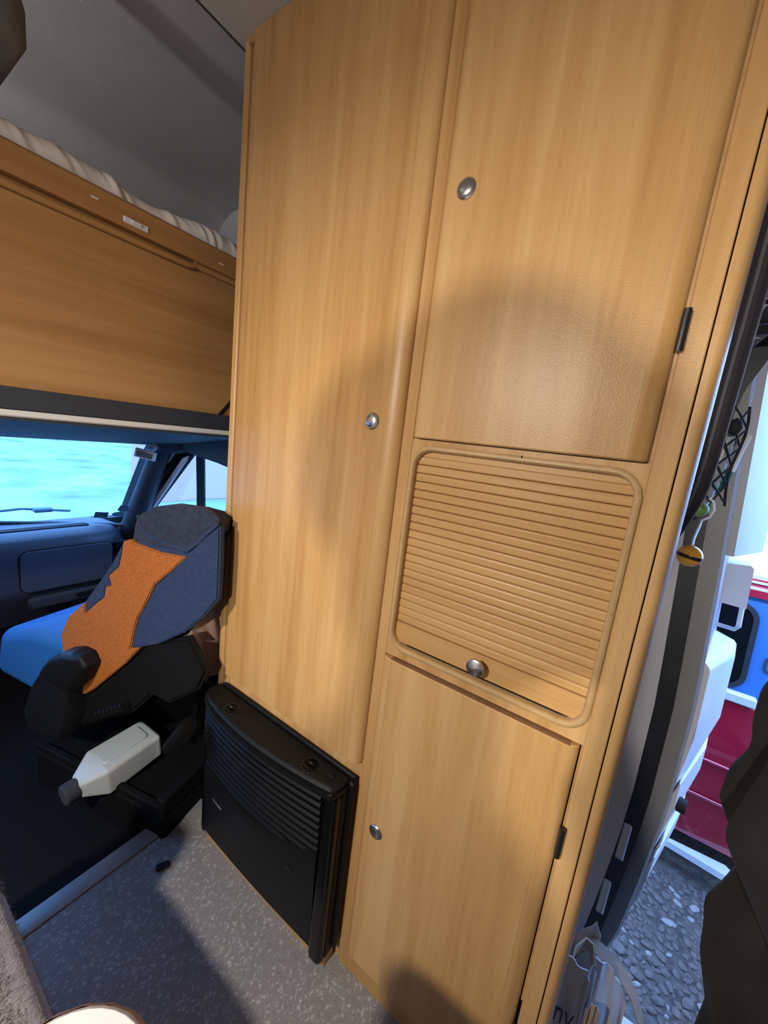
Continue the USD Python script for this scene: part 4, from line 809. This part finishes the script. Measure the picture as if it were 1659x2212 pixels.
# ================================================================ behind the camera: locker, lamps, an added alcove fill, the seated photographer
lk = thing('overhead_locker', 'beech overhead locker along the far side wall', 'cabinet', (0.3, -0.8, 1.55))
obj('locker_body', box(-0.85, 1.55, -0.975, -0.62, 1.56, 1.98, 0.004), 'beech_across', lk)
for x in (-0.83, -0.03, 0.77): obj('door', box(x, x+0.76, -0.62, -0.602, 1.575, 1.965, 0.004), 'beech_across', lk)
emit('lamp_glow', (1.0, 0.90, 0.76), 60.0)
def lamp(name, label, loc, aim, power, r, cone=None):
    t = thing(name, label, 'lamp', loc); d = V(aim)-V(loc); d /= np.linalg.norm(d)
    M = trimesh.geometry.align_vectors((0, 0, 1), d)
    def put(m_): m_ = arr(m_).copy(); m_.apply_transform(M); m_.apply_translation(loc); return m_
    obj('housing', put(lathe([(0, -0.035), (r*0.7, -0.033), (r*1.15, -0.012), (r*1.2, 0.002), (r*1.06, 0.002), (r*1.04, -0.006), (0, -0.006)], (0, 0, 0), 'z', 24)), 'white_plastic', t, smooth=40)
    L = UsdLux.DiskLight.Define(stage, t+'/bulb'); L.CreateRadiusAttr(r); L.CreateIntensityAttr(power/(math.pi*r*r)/math.pi); L.CreateColorAttr(Gf.Vec3f(1.0, 0.95, 0.875))
    if cone:
        stage.RemovePrim(t+'/bulb'); L = UsdLux.SphereLight.Define(stage, t+'/bulb'); L.CreateRadiusAttr(r); L.CreateIntensityAttr(power/(4*math.pi*r*r)/math.pi); L.CreateColorAttr(Gf.Vec3f(1.0, 0.95, 0.875))
        sh = UsdLux.ShapingAPI.Apply(L.GetPrim()); sh.CreateShapingConeAngleAttr(cone); sh.CreateShapingConeSoftnessAttr(1.0)
    z = -d; x = np.cross([0, 1, 0.1], z); x /= np.linalg.norm(x); y = np.cross(z, x)
    L.AddTransformOp().Set(Gf.Matrix4d(*[float(q) for q in (*x, 0, *y, 0, *z, 0, 0, 0, 0, 1)]))
    return t
lamp('unseen_spot_lamp', 'unseen white spot lamp under the locker near the cab end', (-0.44, -0.66, 1.52), (-0.47, -0.25, 0.02), LAMP_A, 0.032)  # out of view, placed to match the table and bench shadows
lamp('unseen_spot_lamp', 'unseen white wall spot lamp behind the seated person', (0.15, -0.90, 1.345), (-0.28, 0.6, 0.82), LAMP_B, 0.022, 51)  # out of view, placed to cast the head shadow on the cabinet
lamp('unseen_spot_lamp', 'added fill lamp out of view that brightens the alcove ceiling', (-1.05, -0.66, 1.74), (-1.40, 0.10, 2.45), FILL_LAMP_C, 0.025, 46)  # fill lamp added to brighten the alcove ceiling
pn = thing('person', 'seated person in a dark sweater holding up a phone', 'person', (0.03, -0.5, 0.0))
obj('body', blob([((0.05, -0.66, 0.61), (0.04, -0.58, 0.80)), ((0.04, -0.58, 0.80), (0.02, -0.46, 1.00)), ((0.02, -0.46, 1.00), (0.01, -0.40, 1.10)), ((-0.14, -0.46, 0.99), (0.17, -0.46, 0.99)),
     ((-0.15, -0.45, 0.98), (-0.19, -0.32, 0.78)), ((-0.19, -0.32, 0.78), (-0.075, -0.11, 1.02)), ((0.18, -0.45, 0.98), (0.22, -0.32, 0.78)), ((0.22, -0.32, 0.78), (0.10, -0.11, 1.02)),
     ((-0.05, -0.62, 0.545), (-0.09, -0.30, 0.53)), ((-0.09, -0.30, 0.53), (-0.09, -0.27, 0.06)), ((0.13, -0.62, 0.545), (0.17, -0.30, 0.53)), ((0.17, -0.30, 0.53), (0.17, -0.27, 0.06)), ((-0.09, -0.27, 0.06), (-0.09, -0.14, 0.045)), ((0.17, -0.27, 0.06), (0.17, -0.14, 0.045))],
    [(0.15, 0.14), (0.14, 0.13), (0.11, 0.052), (0.075, 0.075), (0.062, 0.048), (0.046, 0.032), (0.062, 0.048), (0.046, 0.032), (0.085, 0.062), (0.060, 0.046), (0.085, 0.062), (0.060, 0.046), (0.045, 0.036), (0.045, 0.036)], 0.022, 8), 'shirt_dark', pn, smooth=70)
HC = V([0.0, -0.30, 1.245])
head = blob([(HC+V([0, -0.01, 0.03]), HC+V([0, -0.03, 0.02])), (HC+V([0, 0.02, -0.02]), HC+V([0, 0.035, -0.085])), (HC+V([0, -0.03, -0.04]), (0.01, -0.40, 1.09))], [(0.088, 0.09), (0.074, 0.045), (0.055, 0.055)], 0.010, 6)
obj('head', head, 'skin', pn, smooth=70)
obj('nose', hull(np.vstack([V([[0, 0.085, -0.01], [-0.014, 0.088, -0.045], [0.014, 0.088, -0.045], [0, 0.112, -0.04], [0, 0.07, -0.03]])+HC])), 'skin', pn)
for s in (-1, 1):
    obj('eye', lathe([(0, -0.008), (0.010, -0.004), (0.012, 0.0), (0.010, 0.004), (0, 0.008)], HC+V([s*0.032, 0.078, 0.0]), 'y', 14), 'white_plastic', pn)
    obj('ear', blob([(HC+V([s*0.088, -0.01, 0.015]), HC+V([s*0.088, -0.012, -0.035]))], [(0.016, 0.011)], 0.008, 2), 'skin', pn)
obj('mouth', box(HC[0]-0.024, HC[0]+0.024, HC[1]+0.070, HC[1]+0.081, HC[2]-0.076, HC[2]-0.069, 0.003), 'towel_pink', pn)
obj('hair', blob([(HC+V([0, -0.015, 0.055]), HC+V([0, -0.05, 0.03])), (HC+V([-0.05, -0.03, 0.03]), HC+V([0.05, -0.03, 0.03])), (HC+V([0, -0.06, 0.02]), HC+V([0, -0.06, -0.05]))], [(0.090, 0.095), (0.082, 0.082), (0.085, 0.07)], 0.014, 6), 'hair_brown', pn, smooth=70)
PC = CAM-fw*0.014
ph = thing('phone', 'black phone held upright in the hands of the seated person', 'phone', PC-up*0.05-rt*0.0)
obj('phone_body', slab_uv(PC-up*0.055+rt*0.012, rt, up, -fw, 0.037, 0.078, 0.0042, 0.003), 'phone_black', ph)
for s in (-1, 1):
    wri = V([-0.075, -0.11, 1.02]) if s < 0 else V([0.10, -0.11, 1.02]); pal = PC-up*0.105+rt*(0.012+s*0.045)-fw*0.03
    bones = [(wri, pal)]; rad = [(0.026, 0.026)]
    for k in range(4):
        b0 = pal+up*(0.006+0.016*k)-fw*0.004; b1 = b0+rt*(s*-0.004)-fw*0.0+up*0.002+fw*0.0; tip = PC-up*(0.10-0.018*k)+rt*(0.012+s*0.046)-fw*0.008
        bones += [(pal+up*0.004*k, tip-fw*0.012), (tip-fw*0.012, tip+rt*(-s*0.012)-fw*0.010)]; rad += [(0.010, 0.0085), (0.0085, 0.0075)]
    bones += [(pal, PC-up*0.085+rt*(0.012+s*0.020)-fw*0.018)]; rad += [(0.012, 0.009)]
    obj('hand', blob(bones, rad, 0.006, 5), 'skin', pn, smooth=70)
